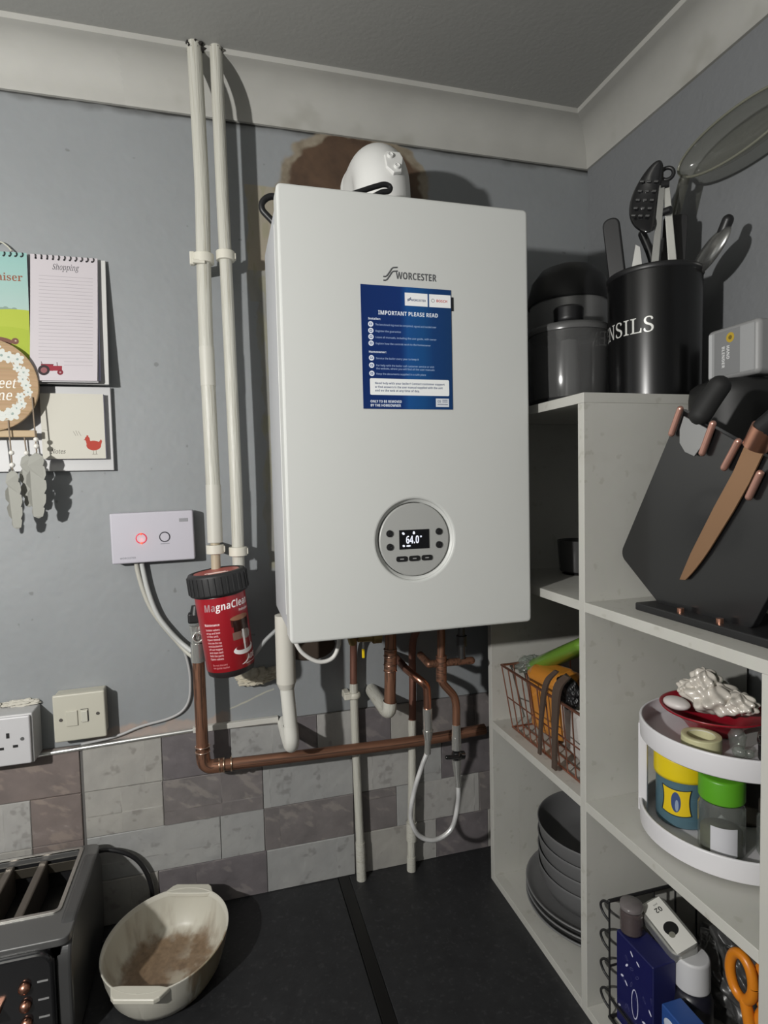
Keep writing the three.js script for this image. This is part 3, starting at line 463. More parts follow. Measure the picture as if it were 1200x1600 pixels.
// ------------------------------------------------------------------ heating receiver and its cables
{
  const t = thing('control_box', 'pale two-button heating control box with a glowing red ring', 'control box', [-0.2155, 0.1455, 0]);
  t.rotation.z = 0.012;
  const lil = M([0.49, 0.475, 0.53], 0.35);
  mesh('housing', [box(0.146, 0.094, 0.026, 0, 0, 0.019, 0.003), box(0.12, 0.07, 0.012, 0, -0.005, 0.006)], lil, t);
  mesh('red_button_ring', new THREE.TorusGeometry(0.0088, 0.0012, 10, 40).translate(-0.0205, -0.0015, 0.032), M([0.5, 0.03, 0.05], 0.4, 0, { emissive: lin(1, 0.06, 0.12), emissiveIntensity: 0.28 }), t, 'glowing red button ring');
  mesh('button_cap', new THREE.CylinderGeometry(0.0078, 0.0078, 0.002, 32).rotateX(Math.PI / 2).translate(-0.0205, -0.0015, 0.032), lil, t);
  for (const [y, k] of [[0.0072, 0.9], [-0.0098, 1.6]]) { mesh('indicator_light', new THREE.SphereGeometry(0.002, 14, 10).translate(-0.0205, y - 0.0005, 0.0325), M([0.8, 0.1, 0.05], 0.3, 0, { emissive: lin(1, 0.1, 0.05), emissiveIntensity: k }), t); }
  const pl = new THREE.PointLight(lin(1, 0.1, 0.08), 0.00012, 0.2, 2); pl.position.set(-0.2155 - 0.0205, 0.1455 - 0.004, 0.04); pl.shadow.radius = 0.1; scene.add(pl);
  mesh('dark_button_ring', new THREE.TorusGeometry(0.0088, 0.0011, 10, 40).translate(0.0205, -0.001, 0.032), M([0.03, 0.03, 0.04], 0.4), t, 'dark button ring');
  mesh('button_cap', new THREE.CylinderGeometry(0.0078, 0.0078, 0.002, 32).rotateX(Math.PI / 2).translate(0.0205, -0.001, 0.032), lil, t);
  mesh('maker_badge', span(0.0475, 0.0635, 0.026, 0.0325, 0.0315, 0.0324, 0.0003), M([0.25, 0.25, 0.27], 0.5), t);
  const w = text('WORCESTER', 0.0034); mesh('lettering', [w.translate(-0.059, -0.0385, 0.0318), span(0.0125, 0.0285, -0.0145, -0.0132, 0.0318, 0.0322)], M([0.25, 0.25, 0.28], 0.5), t);
  const a = thing('grey_cable', 'thick grey cable from the control box to the valve, left strand', 'cable');
  mesh('cable', tube([[-0.249, 0.105, 0.012], [-0.2485, 0.088, 0.012], [-0.241, 0.05, 0.012], [-0.228, 0.01, 0.012], [-0.21, -0.022, 0.012], [-0.184, -0.058, 0.014], [-0.166, -0.08, 0.02], [-0.15, -0.092, 0.03]], 0.0042, 60, 10), M([0.46, 0.45, 0.4], 0.5), a);
  const b = thing('grey_cable', 'thick grey cable from the control box to the valve, right strand', 'cable');
  mesh('cable', tube([[-0.24, 0.105, 0.013], [-0.2385, 0.088, 0.013], [-0.23, 0.04, 0.013], [-0.215, -0.006, 0.014], [-0.197, -0.035, 0.016], [-0.175, -0.062, 0.018], [-0.155, -0.078, 0.03]], 0.0046, 60, 10), greyCable, b);
  const c = thing('thin_cable', 'thin grey cable drooping along the wall above the tile trim', 'cable');
  mesh('cable', tube([[-0.205, -0.03, 0.008], [-0.19, -0.05, 0.006], [-0.174, -0.073, 0.006], [-0.164, -0.11, 0.006], [-0.1615, -0.145, 0.006], [-0.166, -0.182, 0.006], [-0.178, -0.2, 0.006], [-0.2, -0.211, 0.006], [-0.255, -0.221, 0.006], [-0.3, -0.234, 0.006], [-0.36, -0.2405, 0.006]], 0.0026, 80, 8), M([0.4, 0.4, 0.4], 0.5), c);
}
// ------------------------------------------------------------------ spur switch and socket
{
  const t = thing('spur_switch', 'square white fused switch plate beside the double socket', 'switch', [-0.354, -0.1775, 0]);
  t.rotation.z = 0.01; const pm = M([0.5, 0.485, 0.41], 0.4);
  mesh('back_box', box(0.083, 0.083, 0.026, 0, 0.001, 0.013, 0.003), pm, t);
  mesh('plate', box(0.087, 0.087, 0.009, 0, 0, 0.0305, 0.003), pm, t);
  mesh('rocker', [box(0.0105, 0.021, 0.005, 0.0085, 0.002, 0.0355, 0.001).rotateX(0.05)], M([0.53, 0.52, 0.45], 0.35), t);
  mesh('rocker_surround', [span(0.0022, 0.0152, 0.0128, 0.0137, 0.0345, 0.0356), span(0.0141, 0.0152, -0.009, 0.0137, 0.0345, 0.0356), span(0.0022, 0.0152, -0.0098, -0.009, 0.0345, 0.0353)], M([0.04, 0.04, 0.04], 0.6), t);
  mesh('fuse_carrier', [box(0.019, 0.028, 0.003, -0.0125, -0.001, 0.0358, 0.001), span(-0.0235, -0.0222, -0.009, 0.008, 0.0345, 0.0356)], pm, t);
  for (const [x, y] of [[-0.031, -0.002], [0.0305, 0.0025]]) mesh('screw', [new THREE.CylinderGeometry(0.0029, 0.0029, 0.0016, 16).rotateX(Math.PI / 2).translate(x, y, 0.0355)], M([0.12, 0.11, 0.1], 0.5, 0.5), t);
  const s = thing('double_socket', 'white surface-mounted double power socket cut off by the left frame edge', 'socket', [-0.502, -0.2, 0]);
  mesh('back_box', box(0.15, 0.09, 0.05, 0.001, 0.0, 0.0252, 0.003), M([0.48, 0.48, 0.48], 0.4), s);
  mesh('plate', box(0.146, 0.086, 0.007, 0, 0, 0.0525, 0.003), M([0.53, 0.525, 0.535], 0.35), s);
  const slot = (x, y, w, h) => mesh('pin_slot', span(x - w / 2, x + w / 2, y - h / 2, y + h / 2, 0.0552, 0.0564), M([0.01, 0.01, 0.01], 0.6), s);
  for (const o of [0.038, -0.038]) { slot(o, 0.011, 0.005, 0.009); slot(o - 0.011, -0.011, 0.008, 0.0045); slot(o + 0.011, -0.009, 0.008, 0.0045); }
  mesh('screw', new THREE.CylinderGeometry(0.003, 0.003, 0.0014, 16).rotateX(Math.PI / 2).translate(0.06, 0.003, 0.0563), M([0.2, 0.2, 0.2], 0.4, 0.6), s);
  mesh('filler_edge', [blob(0.012, 0.6, 3, 3, 2.6, 0.5, 0.6, 5).translate(0.045, 0.05, 0.004), blob(0.01, 0.6, 3, 3, 1.6, 0.6, 0.6, 8).translate(0.0, 0.049, 0.004)], M([0.5, 0.48, 0.42], 0.8), s, 'crumbled filler along the top');
}
// ------------------------------------------------------------------ memo board, pads, calendar, hanging sign
{
  const t = thing('memo_board', 'grey and white memo board holding the shopping pad and notes', 'memo board');
  const tip = (g) => g.translate(0, -0.6545, -0.002).rotateX(-0.095).translate(0, 0.6545, 0.002);
  mesh('upper_panel', tip(span(-0.52, -0.2795, 0.425, 0.6545, 0.0005, 0.0065, 0.001)), M([0.36, 0.36, 0.35], 0.5), t);
  mesh('stand_off', span(-0.5, -0.4, 0.43, 0.45, 0.0005, 0.018, 0.002), M([0.3, 0.3, 0.3], 0.6), t);
  mesh('lower_panel', span(-0.52, -0.2805, 0.2715, 0.4245, 0.0005, 0.0105, 0.001), M([0.47, 0.47, 0.47], 0.45), t);
  mesh('edge_strip', tip(span(-0.2865, -0.2793, 0.425, 0.6545, 0.006, 0.008, 0.0006)), M([0.55, 0.55, 0.53], 0.5), t);
  const spiral = (x0, x1, n, y, z, parent) => { const l = []; for (let i = 0; i < n; i++) l.push(new THREE.TorusGeometry(0.0036, 0.0008, 6, 16).rotateY(Math.PI / 2 + 0.3).translate(mix(x0, x1, i / (n - 1)), y, z)); mesh('wire_spiral', l, M([0.03, 0.03, 0.03], 0.4, 0.5), parent); };
  const page = (w, h, z0, curl, skew, n = 24) => { const g = new THREE.PlaneGeometry(w, h, 8, n), p = g.attributes.position; for (let i = 0; i < p.count; i++) { const k = 0.5 - p.getY(i) / h; p.setZ(i, z0 + curl * k * k * (0.6 + 0.4 * (p.getX(i) / w + 0.5))); p.setX(i, p.getX(i) + skew * k); } g.computeVertexNormals(); return g; };
  const pad = thing('shopping_pad', 'spiral shopping list pad with a red tractor at its foot', 'notepad', [-0.3455, 0.6545, 0.0075]); pad.rotation.x = -0.095;
  const shop = canvasTex(560, 1180, (g, w, h) => {
    g.fillStyle = '#e4dde2'; g.fillRect(0, 0, w, h); g.fillStyle = '#26242a'; for (let i = 0; i < 11; i++) { g.beginPath(); g.ellipse(45 + i * 47, 36, 10, 9, 0, 0, 7); g.fill(); }
    g.strokeStyle = '#5a5760'; g.fillStyle = '#4c4951'; g.font = 'italic 74px serif'; g.fillText('Shopping', 178, 132, 220);
    g.strokeStyle = '#a8a1a9'; g.lineWidth = 2.5; for (let i = 0; i < 26; i++) { g.beginPath(); g.moveTo(70, 196 + i * 33.5); g.lineTo(w - 40, 196 + i * 33.5); if (i < 24) g.stroke(); else { g.beginPath(); g.moveTo(280, 196 + i * 33.5); g.lineTo(w - 40, 196 + i * 33.5); g.stroke(); } }
    g.fillStyle = '#e4dde2'; g.fillRect(60, 1000, 215, 140);
    g.fillStyle = '#a52a3c'; g.fillRect(92, 1028, 100, 62); g.fillRect(180, 1042, 84, 46); g.fillStyle = '#7c2030'; g.fillRect(90, 1026, 104, 8);
    g.strokeStyle = '#6e5a5c'; g.lineWidth = 6; g.beginPath(); g.moveTo(225, 1042); g.lineTo(222, 1008); g.moveTo(100, 1028); g.lineTo(92, 1004); g.stroke();
    g.fillStyle = '#33262a'; g.beginPath(); g.arc(115, 1084, 48, 0, 7); g.fill(); g.fillStyle = '#a06468'; g.beginPath(); g.arc(115, 1084, 27, 0, 7); g.fill(); g.fillStyle = '#8b2234'; g.beginPath(); g.arc(250, 1102, 25, 0, 7); g.fill(); g.fillStyle = '#c59aa0'; g.beginPath(); g.arc(250, 1102, 9, 0, 7); g.fill();
  });
  mesh('page', page(0.1085, 0.228, 0.0075, 0.012, -0.004).translate(0, -0.114, 0), new THREE.MeshStandardMaterial({ map: shop, roughness: 0.75, color: lin(0.68, 0.68, 0.68) }), pad);
  mesh('under_page', page(0.107, 0.229, 0.0065, 0.007, -0.004).translate(0.0015, -0.115, 0), M([0.47, 0.46, 0.47], 0.8), pad);
  mesh('page_block', box(0.106, 0.222, 0.006, 0, -0.112, 0.003), M([0.47, 0.46, 0.64], 0.8), pad);
  spiral(-0.047, 0.047, 11, -0.0035, 0.0065, pad);
  const note = thing('note_pad', 'cream note pad with a red hen drawn at lower right', 'notepad', [-0.343, 0.3515, 0.0105]);
  const hen = canvasTex(560, 610, (g, w, h) => {
    g.fillStyle = '#e3e0d4'; g.fillRect(0, 0, w, h); g.fillStyle = '#55524c'; g.font = 'italic 58px serif'; g.fillText('Notes', 70, 560, 130); g.strokeStyle = '#9a968c'; g.lineWidth = 4; g.beginPath(); g.moveTo(278, 352); g.lineTo(300, 395); g.moveTo(300, 345); g.lineTo(318, 392); g.moveTo(322, 350); g.lineTo(345, 395); g.stroke(); g.lineWidth = 2; g.beginPath(); g.moveTo(10, 335); g.lineTo(60, 345); g.stroke();
    g.fillStyle = '#c4493a'; g.beginPath(); g.ellipse(455, 486, 66, 46, 0, 0, 7); g.fill(); g.beginPath(); g.ellipse(400, 425, 22, 24, 0, 0, 7); g.fill(); g.beginPath(); g.moveTo(385, 440); g.lineTo(420, 430); g.lineTo(440, 470); g.lineTo(395, 490); g.fill(); g.beginPath(); g.moveTo(488, 470); g.lineTo(522, 428); g.lineTo(532, 445); g.lineTo(516, 498); g.fill(); g.beginPath(); g.moveTo(384, 422); g.lineTo(366, 432); g.lineTo(384, 438); g.fill(); g.fillRect(394, 390, 16, 16);
    g.strokeStyle = '#8a8578'; g.lineWidth = 4; for (const x of [450, 474]) { g.beginPath(); g.moveTo(x, 530); g.lineTo(x, 566); g.moveTo(x - 12, 568); g.lineTo(x + 12, 568); g.stroke(); }
  });
  mesh('page', plane(0.1035, 0.117, 0, 0, 0.0124), new THREE.MeshStandardMaterial({ map: hen, roughness: 0.8, color: lin(0.72, 0.72, 0.72) }), note);
  mesh('page_block', box(0.1035, 0.117, 0.012, 0, 0, 0.0062), M([0.47, 0.46, 0.56], 0.8), note);
  const cal = thing('calendar', 'spiral calendar with a blue sky and lime green hill', 'calendar', [-0.4595, 0.6545, 0.0075]); cal.rotation.set(-0.095, 0, 0.015);
  const calT = canvasTex(560, 1180, (g, w, h) => {
    const s = g.createLinearGradient(0, 0, 0, 560); s.addColorStop(0, '#9fcfc9'); s.addColorStop(1, '#b9d2cb'); g.fillStyle = s; g.fillRect(0, 0, w, h);
    g.fillStyle = '#2c2c30'; for (let i = 0; i < 11; i++) { g.beginPath(); g.ellipse(45 + i * 47, 36, 10, 9, 0, 0, 7); g.fill(); }
    g.fillStyle = '#9a5a3f'; g.font = 'bold 92px serif'; g.fillText('Organiser', 100, 265, 420);
    g.fillStyle = '#8fa79a'; for (let i = 0; i < 14; i++) { g.beginPath(); g.arc(i * 34, 545 - (i % 3) * 8, 26, 0, 7); g.fill(); }
    g.fillStyle = '#bccb3f'; g.beginPath(); g.moveTo(0, 620); g.quadraticCurveTo(280, 500, 560, 535); g.lineTo(560, h); g.lineTo(0, h); g.fill(); g.fillStyle = '#b3c534'; g.beginPath(); g.moveTo(0, 760); g.quadraticCurveTo(300, 640, 560, 720); g.lineTo(560, h); g.lineTo(0, h); g.fill();
    g.fillStyle = '#7a4b38'; g.beginPath(); g.ellipse(250, 830, 170, 50, 0, 0, 7); g.fill(); g.beginPath(); g.arc(440, 822, 30, 0, 7); g.fill(); g.fillStyle = '#c9b49c'; g.beginPath(); g.arc(444, 818, 8, 0, 7); g.fill();
  });
  mesh('page', page(0.1085, 0.228, 0.0075, 0.003, 0).translate(0, -0.114, 0), new THREE.MeshStandardMaterial({ map: calT, roughness: 0.6, color: lin(0.72, 0.72, 0.72) }), cal);
  mesh('page_block', box(0.106, 0.222, 0.006, 0, -0.112, 0.003), M([0.5, 0.5, 0.48], 0.8), cal); spiral(-0.047, 0.047, 11, -0.0035, 0.0065, cal);
  mesh('hanging_loop', tube([[-0.01, -0.004, 0.004], [0.0, 0.012, 0.002], [0.012, 0.02, 0.001], [0.022, 0.014, 0.001], [0.03, 0.004, 0.003]], 0.0014, 30, 8), M([0.5, 0.5, 0.42], 0.7), cal);

  const sg = thing('hanging_sign', 'round wooden sign with white flower wreath and hanging feathers', 'sign', [-0.468, 0.419, 0.046]);
  const wood = canvasTex(800, 800, (g, w, h) => {
    g.fillStyle = '#b08f68'; g.fillRect(0, 0, w, h); for (let i = 0; i < 160; i++) { g.strokeStyle = `rgba(${110 + 50 * hash(i, 1)},${84 + 40 * hash(i, 2)},55,0.16)`; g.lineWidth = 2 + 6 * hash(i, 3); g.beginPath(); const y = hash(i, 4) * h; g.moveTo(0, y); g.bezierCurveTo(250, y + 20, 500, y - 20, w, y + 14); g.stroke(); }
    const flower = (x, y, r, a) => { g.fillStyle = '#d5d8d2'; for (let k = 0; k < 6; k++) { g.beginPath(); g.ellipse(x + Math.cos(a + k * 1.047) * r * 0.6, y + Math.sin(a + k * 1.047) * r * 0.6, r * 0.46, r * 0.33, a + k * 1.047, 0, 7); g.fill(); } g.fillStyle = '#8fa09a'; g.beginPath(); g.arc(x, y, r * 0.2, 0, 7); g.fill(); };
    for (let i = 0; i < 34; i++) { const a = i / 34 * Math.PI * 2, r = 305 + (hash(i, 9) - 0.5) * 70; flower(400 + Math.cos(a) * r, 400 + Math.sin(a) * r, 36 + 26 * hash(i, 5), i); }
    g.strokeStyle = '#cfd3cd'; g.lineWidth = 5; for (let i = 0; i < 60; i++) { const a = hash(i, 20) * 6.3, r = 255 + hash(i, 21) * 100; g.beginPath(); g.moveTo(400 + Math.cos(a) * r, 400 + Math.sin(a) * r); g.quadraticCurveTo(400 + Math.cos(a + 0.1) * (r + 18), 400 + Math.sin(a + 0.1) * (r + 18), 400 + Math.cos(a + 0.17) * r, 400 + Math.sin(a + 0.17) * r); g.stroke(); }
    g.fillStyle = '#efeee8'; g.font = 'italic 118px serif'; g.fillText('Sweet', 345, 425, 280); g.fillText('Home', 300, 530, 290);
  });
  mesh('disc', new THREE.CylinderGeometry(0.079, 0.079, 0.006, 64).rotateX(Math.PI / 2), M([0.4, 0.28, 0.15], 0.6), sg);
  mesh('disc_print', new THREE.CircleGeometry(0.0785, 64).translate(0, 0, 0.0034), new THREE.MeshStandardMaterial({ map: wood, roughness: 0.6, color: lin(0.82, 0.82, 0.82) }), sg);
  mesh('wooden_bar', [span(-0.1, 0.07, -0.0885, -0.0765, -0.008, -0.002, 0.0015)], M([0.42, 0.31, 0.18], 0.6), sg);
  const cord = M([0.24, 0.19, 0.14], 0.8), bead = P([0.75, 0.73, 0.68], 0.25, 0, { clearcoat: 0.5 }), featherM = M([0.3, 0.3, 0.27], 0.7, 0, { side: THREE.DoubleSide });
  const feather = (L, w, notch, parent) => {
    const s = new THREE.Shape(), n = 14; s.moveTo(0, 0);
    for (let i = 1; i <= n; i++) { const k = i / n; let r = w * Math.pow(Math.sin(Math.PI * Math.min(0.97, 0.1 + k * 0.82)), 0.55); if (notch && i % 3 === 0) r *= 0.72; s.lineTo(r, -L * k); if (notch && i % 3 === 0) s.lineTo(r * 1.3, -L * (k + 0.012)); }
    s.lineTo(0, -L * 1.03);
    for (let i = n; i >= 1; i--) { const k = i / n; let r = w * Math.pow(Math.sin(Math.PI * Math.min(0.97, 0.1 + k * 0.82)), 0.55); if (notch && i % 4 === 0) r *= 0.7; s.lineTo(-r, -L * k); }
    const g = extrude(s, 0.0008, 0, 4), p = g.attributes.position; for (let i = 0; i < p.count; i++) p.setZ(i, p.getZ(i) + 0.006 * Math.pow(p.getX(i) / w, 2)); g.computeVertexNormals();
    const f = mesh('feather', g, featherM, parent); mesh('quill', cyl([0, 0, 0.0012], [0, -L * 0.9, 0.0015], 0.0007, 0.0004, 6), M([0.12, 0.1, 0.08], 0.6), f); return f;
  };
  for (const [x, y0, y1, z, L, w, rot, nb] of [[0.033, -0.06, -0.145, 0.006, 0.1, 0.0125, 0.03, [-0.116, -0.137]], [0.072, -0.02, -0.115, 0.008, 0.112, 0.0155, -0.02, [-0.0935, -0.105]], [0.053, -0.08, -0.118, -0.004, 0.09, 0.011, 0.0, [-0.116]], [0.002, -0.08, -0.145, 0.008, 0.1, 0.006, 0.03, [-0.14]]]) {
    mesh('cord', cyl([x - 0.003, y0, z - 0.002], [x, y1, z], 0.0012, 0.0012, 8), cord, sg);
    nb.forEach((y, i) => mesh('bead', new THREE.SphereGeometry(i ? 0.0045 : 0.0042, 16, 12).translate(x, y, z), bead, sg));
    const f = feather(L, w, true, sg); f.position.set(x, y1, z); f.rotation.z = rot;
  }
}
// ------------------------------------------------------------------ toaster
{
  const t = thing('toaster', 'black four-slice toaster with steel top and copper knobs', 'toaster', [-0.5, WT, 0]);
  const topY = 0.181, x0 = -0.17, x1 = 0.168, z0 = 0.035, z1 = 0.27, gun = M([0.14, 0.14, 0.138], 0.36, 0.45), dark = M([0.006, 0.006, 0.006], 0.5);
  mesh('body', [span(x0, x1 - 0.012, 0.012, 0.108, z0 + 0.002, z1 - 0.002, 0.008), span(x0, x1 - 0.012, 0.1, topY - 0.009, z0 + 0.002, z0 + 0.0075), span(x0, x1 - 0.012, 0.1, topY - 0.009, 0.2095, z1 - 0.002), span(x0, x0 + 0.015, 0.1, topY - 0.009, z0 + 0.002, z1 - 0.002), span(x0 + 0.313, x1 - 0.012, 0.1, topY - 0.009, z0 + 0.002, z1 - 0.002)], black, t);
  mesh('side_panel', extrude(rrect(z1 - z0 - 0.006, topY - 0.012, 0.05, (z0 + z1) / 2, (topY) / 2 + 0.004), 0.012, 0.005).rotateY(-Math.PI / 2).translate(x1 - 0.002, 0, 0), M([0.1, 0.1, 0.1], 0.32, 0.5), t, 'dark steel end panel');
  const top = rrect(x1 - x0, z1 - z0, 0.014, (x0 + x1) / 2, -(z0 + z1) / 2);
  top.holes.push(rrect(0.293, 0.164, 0.008, x0 + 0.0165 + 0.1475, -0.126, THREE.Path));
  mesh('top_plate', extrude(top, 0.008, 0.002).rotateX(-Math.PI / 2).translate(0, topY - 0.01, 0), gun, t, 'dull steel top plate');
  mesh('slot_rim', (() => { const o = rrect(0.3, 0.171, 0.01, x0 + 0.164, -0.126); o.holes.push(rrect(0.29, 0.161, 0.007, x0 + 0.164, -0.126, THREE.Path)); return extrude(o, 0.002, 0.0006).rotateX(-Math.PI / 2).translate(0, topY - 0.0002, 0); })(), M([0.5, 0.49, 0.46], 0.25, 1), t, 'bright slot rim');
  mesh('slot_well', [span(x0 + 0.02, x0 + 0.31, topY - 0.07, topY - 0.062, 0.045, 0.207)], dark, t);
  for (const x of [0.079, 0.026, -0.06, -0.115]) { mesh('slot_divider', span(x - 0.007, x + 0.007, topY - 0.06, topY - 0.008, 0.046, 0.206, 0.003), M([0.16, 0.14, 0.12], 0.4, 0.7), t); }
  for (const z of [0.052, 0.2]) mesh('slot_guard', [span(x0 + 0.024, x0 + 0.305, topY - 0.03, topY - 0.014, z - 0.001, z + 0.001)], M([0.3, 0.27, 0.22], 0.3, 0.9), t);
  mesh('front_panel', extrude(rrect(0.3, 0.155, 0.02, x0 + 0.165, 0.088), 0.006, 0.005).translate(0, 0, z1), blackGloss, t, 'glossy black front panel');
  for (const y of [0.127, 0.1, 0.0735]) {
    mesh('knob', lathe([[0, 0], [0.0075, 0], [0.008, 0.004], [0.0068, 0.008], [0.0035, 0.0105], [0, 0.011]], 24).rotateX(Math.PI / 2).translate(0.112, y, z1 + 0.01), copperBright, t, 'copper control knob');
    mesh('knob_mark', [span(0.128, 0.142, y + 0.002, y + 0.0045, z1 + 0.0108, z1 + 0.0116)], M([0.3, 0.3, 0.3], 0.5), t);
  }
  mesh('lever', [span(0.06, 0.082, 0.1, 0.106, z1 + 0.01, z1 + 0.03, 0.002)], copperBright, t);
  for (const [x, z] of [[x0 + 0.03, 0.06], [x1 - 0.03, 0.06], [x0 + 0.03, 0.24], [x1 - 0.03, 0.24]]) mesh('foot', new THREE.CylinderGeometry(0.012, 0.01, 0.014, 16).translate(x, 0.007, z), black, t);
  const c = thing('power_cable', 'black mains cable curving from the toaster behind the casserole dish', 'cable');
  mesh('cable', tube([[-0.36, -0.448, 0.03], [-0.33, -0.44, 0.026], [-0.296, -0.45, 0.026], [-0.27, -0.472, 0.024], [-0.252, -0.51, 0.022], [-0.246, -0.55, 0.022], [-0.25, -0.585, 0.028], [-0.268, WT + 0.005, 0.035], [-0.3, WT + 0.005, 0.045], [-0.34, WT + 0.005, 0.06]], 0.0042, 90, 10), black, c);
}
// ------------------------------------------------------------------ casserole dish
{
  const t = thing('casserole_dish', 'cream oval casserole dish with brown baked-on residue', 'dish', [-0.2075, WT, 0.163]);
  t.rotation.y = -0.3;                                                // long axis runs toward the lower left of the view
  const N = 72, ring = (k, y, a, b) => { const l = []; for (let i = 0; i <= N; i++) { const th = i / N * Math.PI * 2; l.push([Math.sin(th) * a * k, y, Math.cos(th) * b * k]); } return l; };
  const loft = (rings) => { const pos = [], uv = [], idx = []; rings.forEach((r, j) => r.forEach(([x, y, z]) => { pos.push(x, y, z); uv.push(0.5 + x / 0.24, 0.5 + z / 0.28); })); for (let j = 0; j < rings.length - 1; j++) for (let i = 0; i < N; i++) { const a = j * (N + 1) + i, b = a + 1, c = a + N + 1, d = c + 1; idx.push(a, b, d, a, d, c); } const g = new THREE.BufferGeometry(); g.setAttribute('position', new THREE.Float32BufferAttribute(pos, 3)); g.setAttribute('uv', new THREE.Float32BufferAttribute(uv, 2)); g.setIndex(idx); g.computeVertexNormals(); return g; };
  const A = 0.1015, B = 0.119;
  const outer = loft([ring(0, 0.001, A, B), ring(0.68, 0.001, A, B), ring(0.77, 0.004, A, B), ring(0.87, 0.02, A, B), ring(0.95, 0.048, A, B), ring(0.985, 0.068, A, B), ring(1, 0.0715, A, B), ring(0.99, 0.073, A, B), ring(0.965, 0.0715, A, B), ring(0.945, 0.066, A, B)]);
  const inner = loft([ring(0.945, 0.066, A, B), ring(0.91, 0.044, A, B), ring(0.83, 0.019, A, B), ring(0.73, 0.009, A, B), ring(0.55, 0.007, A, B), ring(0, 0.0065, A, B)]);
  const creamT = dataTex(512, 512, (u, v) => { const x = u - 0.5, z = v - 0.5, n = fbm(u * 26, v * 26, 4); const k = sstep(0.16, 0.1, Math.hypot(x - 0.33, (z - 0.1) * 0.7) + (n - 0.5) * 0.16); return mix3([0.6, 0.58, 0.5], mix3([0.22, 0.1, 0.05], [0.2, 0.2, 0.08], n), k * 0.8); });
  const stainT = dataTex(512, 512, (u, v) => { const x = u - 0.5, z = v - 0.5, n = fbm(u * 14, v * 14, 5), m = fbm(u * 40 + 9, v * 40, 4); const r = Math.hypot(x / 0.78, z / 0.76) + (n - 0.5) * 0.2; const k = sstep(0.5, 0.33, r), pale = sstep(0.42, 0.62, fbm(u * 9 + 3, v * 9 + 1, 4)) * sstep(-0.06, 0.12, x + z * 0.3); return mix3([0.58, 0.56, 0.48], mix3(mix3([0.14, 0.09, 0.055], [0.26, 0.18, 0.11], m), [0.46, 0.42, 0.34], pale * 0.75), k); });
  mesh('bowl', outer, new THREE.MeshPhysicalMaterial({ map: creamT, roughness: 0.3, clearcoat: 0.3 }), t);
  mesh('inside_glaze', inner, new THREE.MeshPhysicalMaterial({ map: stainT, roughness: 0.4, clearcoat: 0.2 }), t, 'cream inside with brown residue');
  const lug = (s) => extrude(poly([[-0.044, -0.004], [-0.036, 0.011], [-0.03, 0.016], [0.03, 0.016], [0.036, 0.011], [0.044, -0.004], [0.03, -0.006], [-0.03, -0.006]]), 0.004, 0.002).rotateX(s > 0 ? Math.PI / 2 : -Math.PI / 2).translate(0, s > 0 ? 0.0705 : 0.066, s * 0.11);
  const glaze = P([0.6, 0.58, 0.5], 0.3, 0, { clearcoat: 0.3 });
  mesh('handle', lug(1), glaze, t); mesh('handle', lug(-1), glaze, t);
}
// ------------------------------------------------------------------ cube shelving
const SX = 0.429, SB = 0.737, TH = 0.015, TOP = 0.3636, S2 = 0.0507, S3 = -0.2575, S4 = WT + TH;
const shelfT = dataTex(512, 512, (u, v) => { const n = fbm(u * 7, v * 7, 4), k = sstep(0.66, 0.8, fbm(u * 15 + 5, v * 15, 3)), d = sstep(0.74, 0.8, fbm(u * 50, v * 50 + 7, 3)); return mix3(mix3([0.5, 0.495, 0.46], [0.44, 0.435, 0.4], n), [0.2, 0.17, 0.12], k * 0.07 + d * 0.2); }, true, true);
{
  const t = thing('cube_shelving', 'stepped white cube shelving unit standing on the worktop', 'shelving');
  const m = new THREE.MeshStandardMaterial({ map: shelfT, roughness: 0.5 });
  const board = (name, ...a) => mesh(name, metricUV(span(...a, 0.0008), rnd(), rnd(), 1.4), m, t);
  board('side_panel', SX, SB, WT, TOP - TH, 0.1052, 0.1202);
  board('side_panel', SX, SB, WT, TOP - TH, 0.4259, 0.4409);
  board('side_panel', SX, SB, WT, S2 - TH, 0.7402, 0.7552);
  board('top_board', SX, SB, TOP - TH, TOP, 0.1052, 0.4409);
  board('shelf', SX, SB, S2 - TH, S2, 0.1202, 0.4259);
  board('top_board', SX, SB, S2 - TH, S2, 0.4409, 0.7552);
  board('shelf', SX, SB, S3 - TH, S3, 0.1202, 0.4259);
  board('shelf', SX, SB, S3 - TH, S3, 0.4409, 0.7402);
  board('bottom_board', SX, SB, WT, S4, 0.1202, 0.4259);
  board('bottom_board', SX, SB, WT, S4, 0.4409, 0.7402);
}
// ------------------------------------------------------------------ on top of the shelving: utensil pot
const potC = [0.617, TOP, 0.365];
{
  const t = thing('utensil_pot', 'black metal utensil pot lettered in white on the shelving top', 'pot', potC);
  const lab = canvasTex(2048, 900, (g, w, h) => { g.fillStyle = '#0b0b0c'; g.fillRect(0, 0, w, h); g.fillStyle = '#d8d8d4'; g.font = '150px serif'; g.fillText('UTENSILS', w * 0.04, h * 0.505, w * 0.362); });
  const pm = new THREE.MeshPhysicalMaterial({ map: lab, roughness: 0.3, metalness: 0.2, clearcoat: 0.25, clearcoatRoughness: 0.2 });
  mesh('body', new THREE.CylinderGeometry(0.073, 0.071, 0.2, 72, 1, true).rotateY(Math.PI).translate(0, 0.102, 0), pm, t);
  mesh('rim', [lathe([[0.073, 0.198], [0.0748, 0.2], [0.0748, 0.205], [0.073, 0.207], [0.0705, 0.205], [0.0695, 0.2], [0.069, 0.012], [0, 0.01]], 72), lathe([[0, 0], [0.068, 0], [0.071, 0.003], [0.071, 0.005]], 72)], black, t);
}
const inPot = (x, z) => [potC[0] + x, TOP + 0.016, potC[2] + z];
const toCam = [-0.66, 0.0, 0.75];
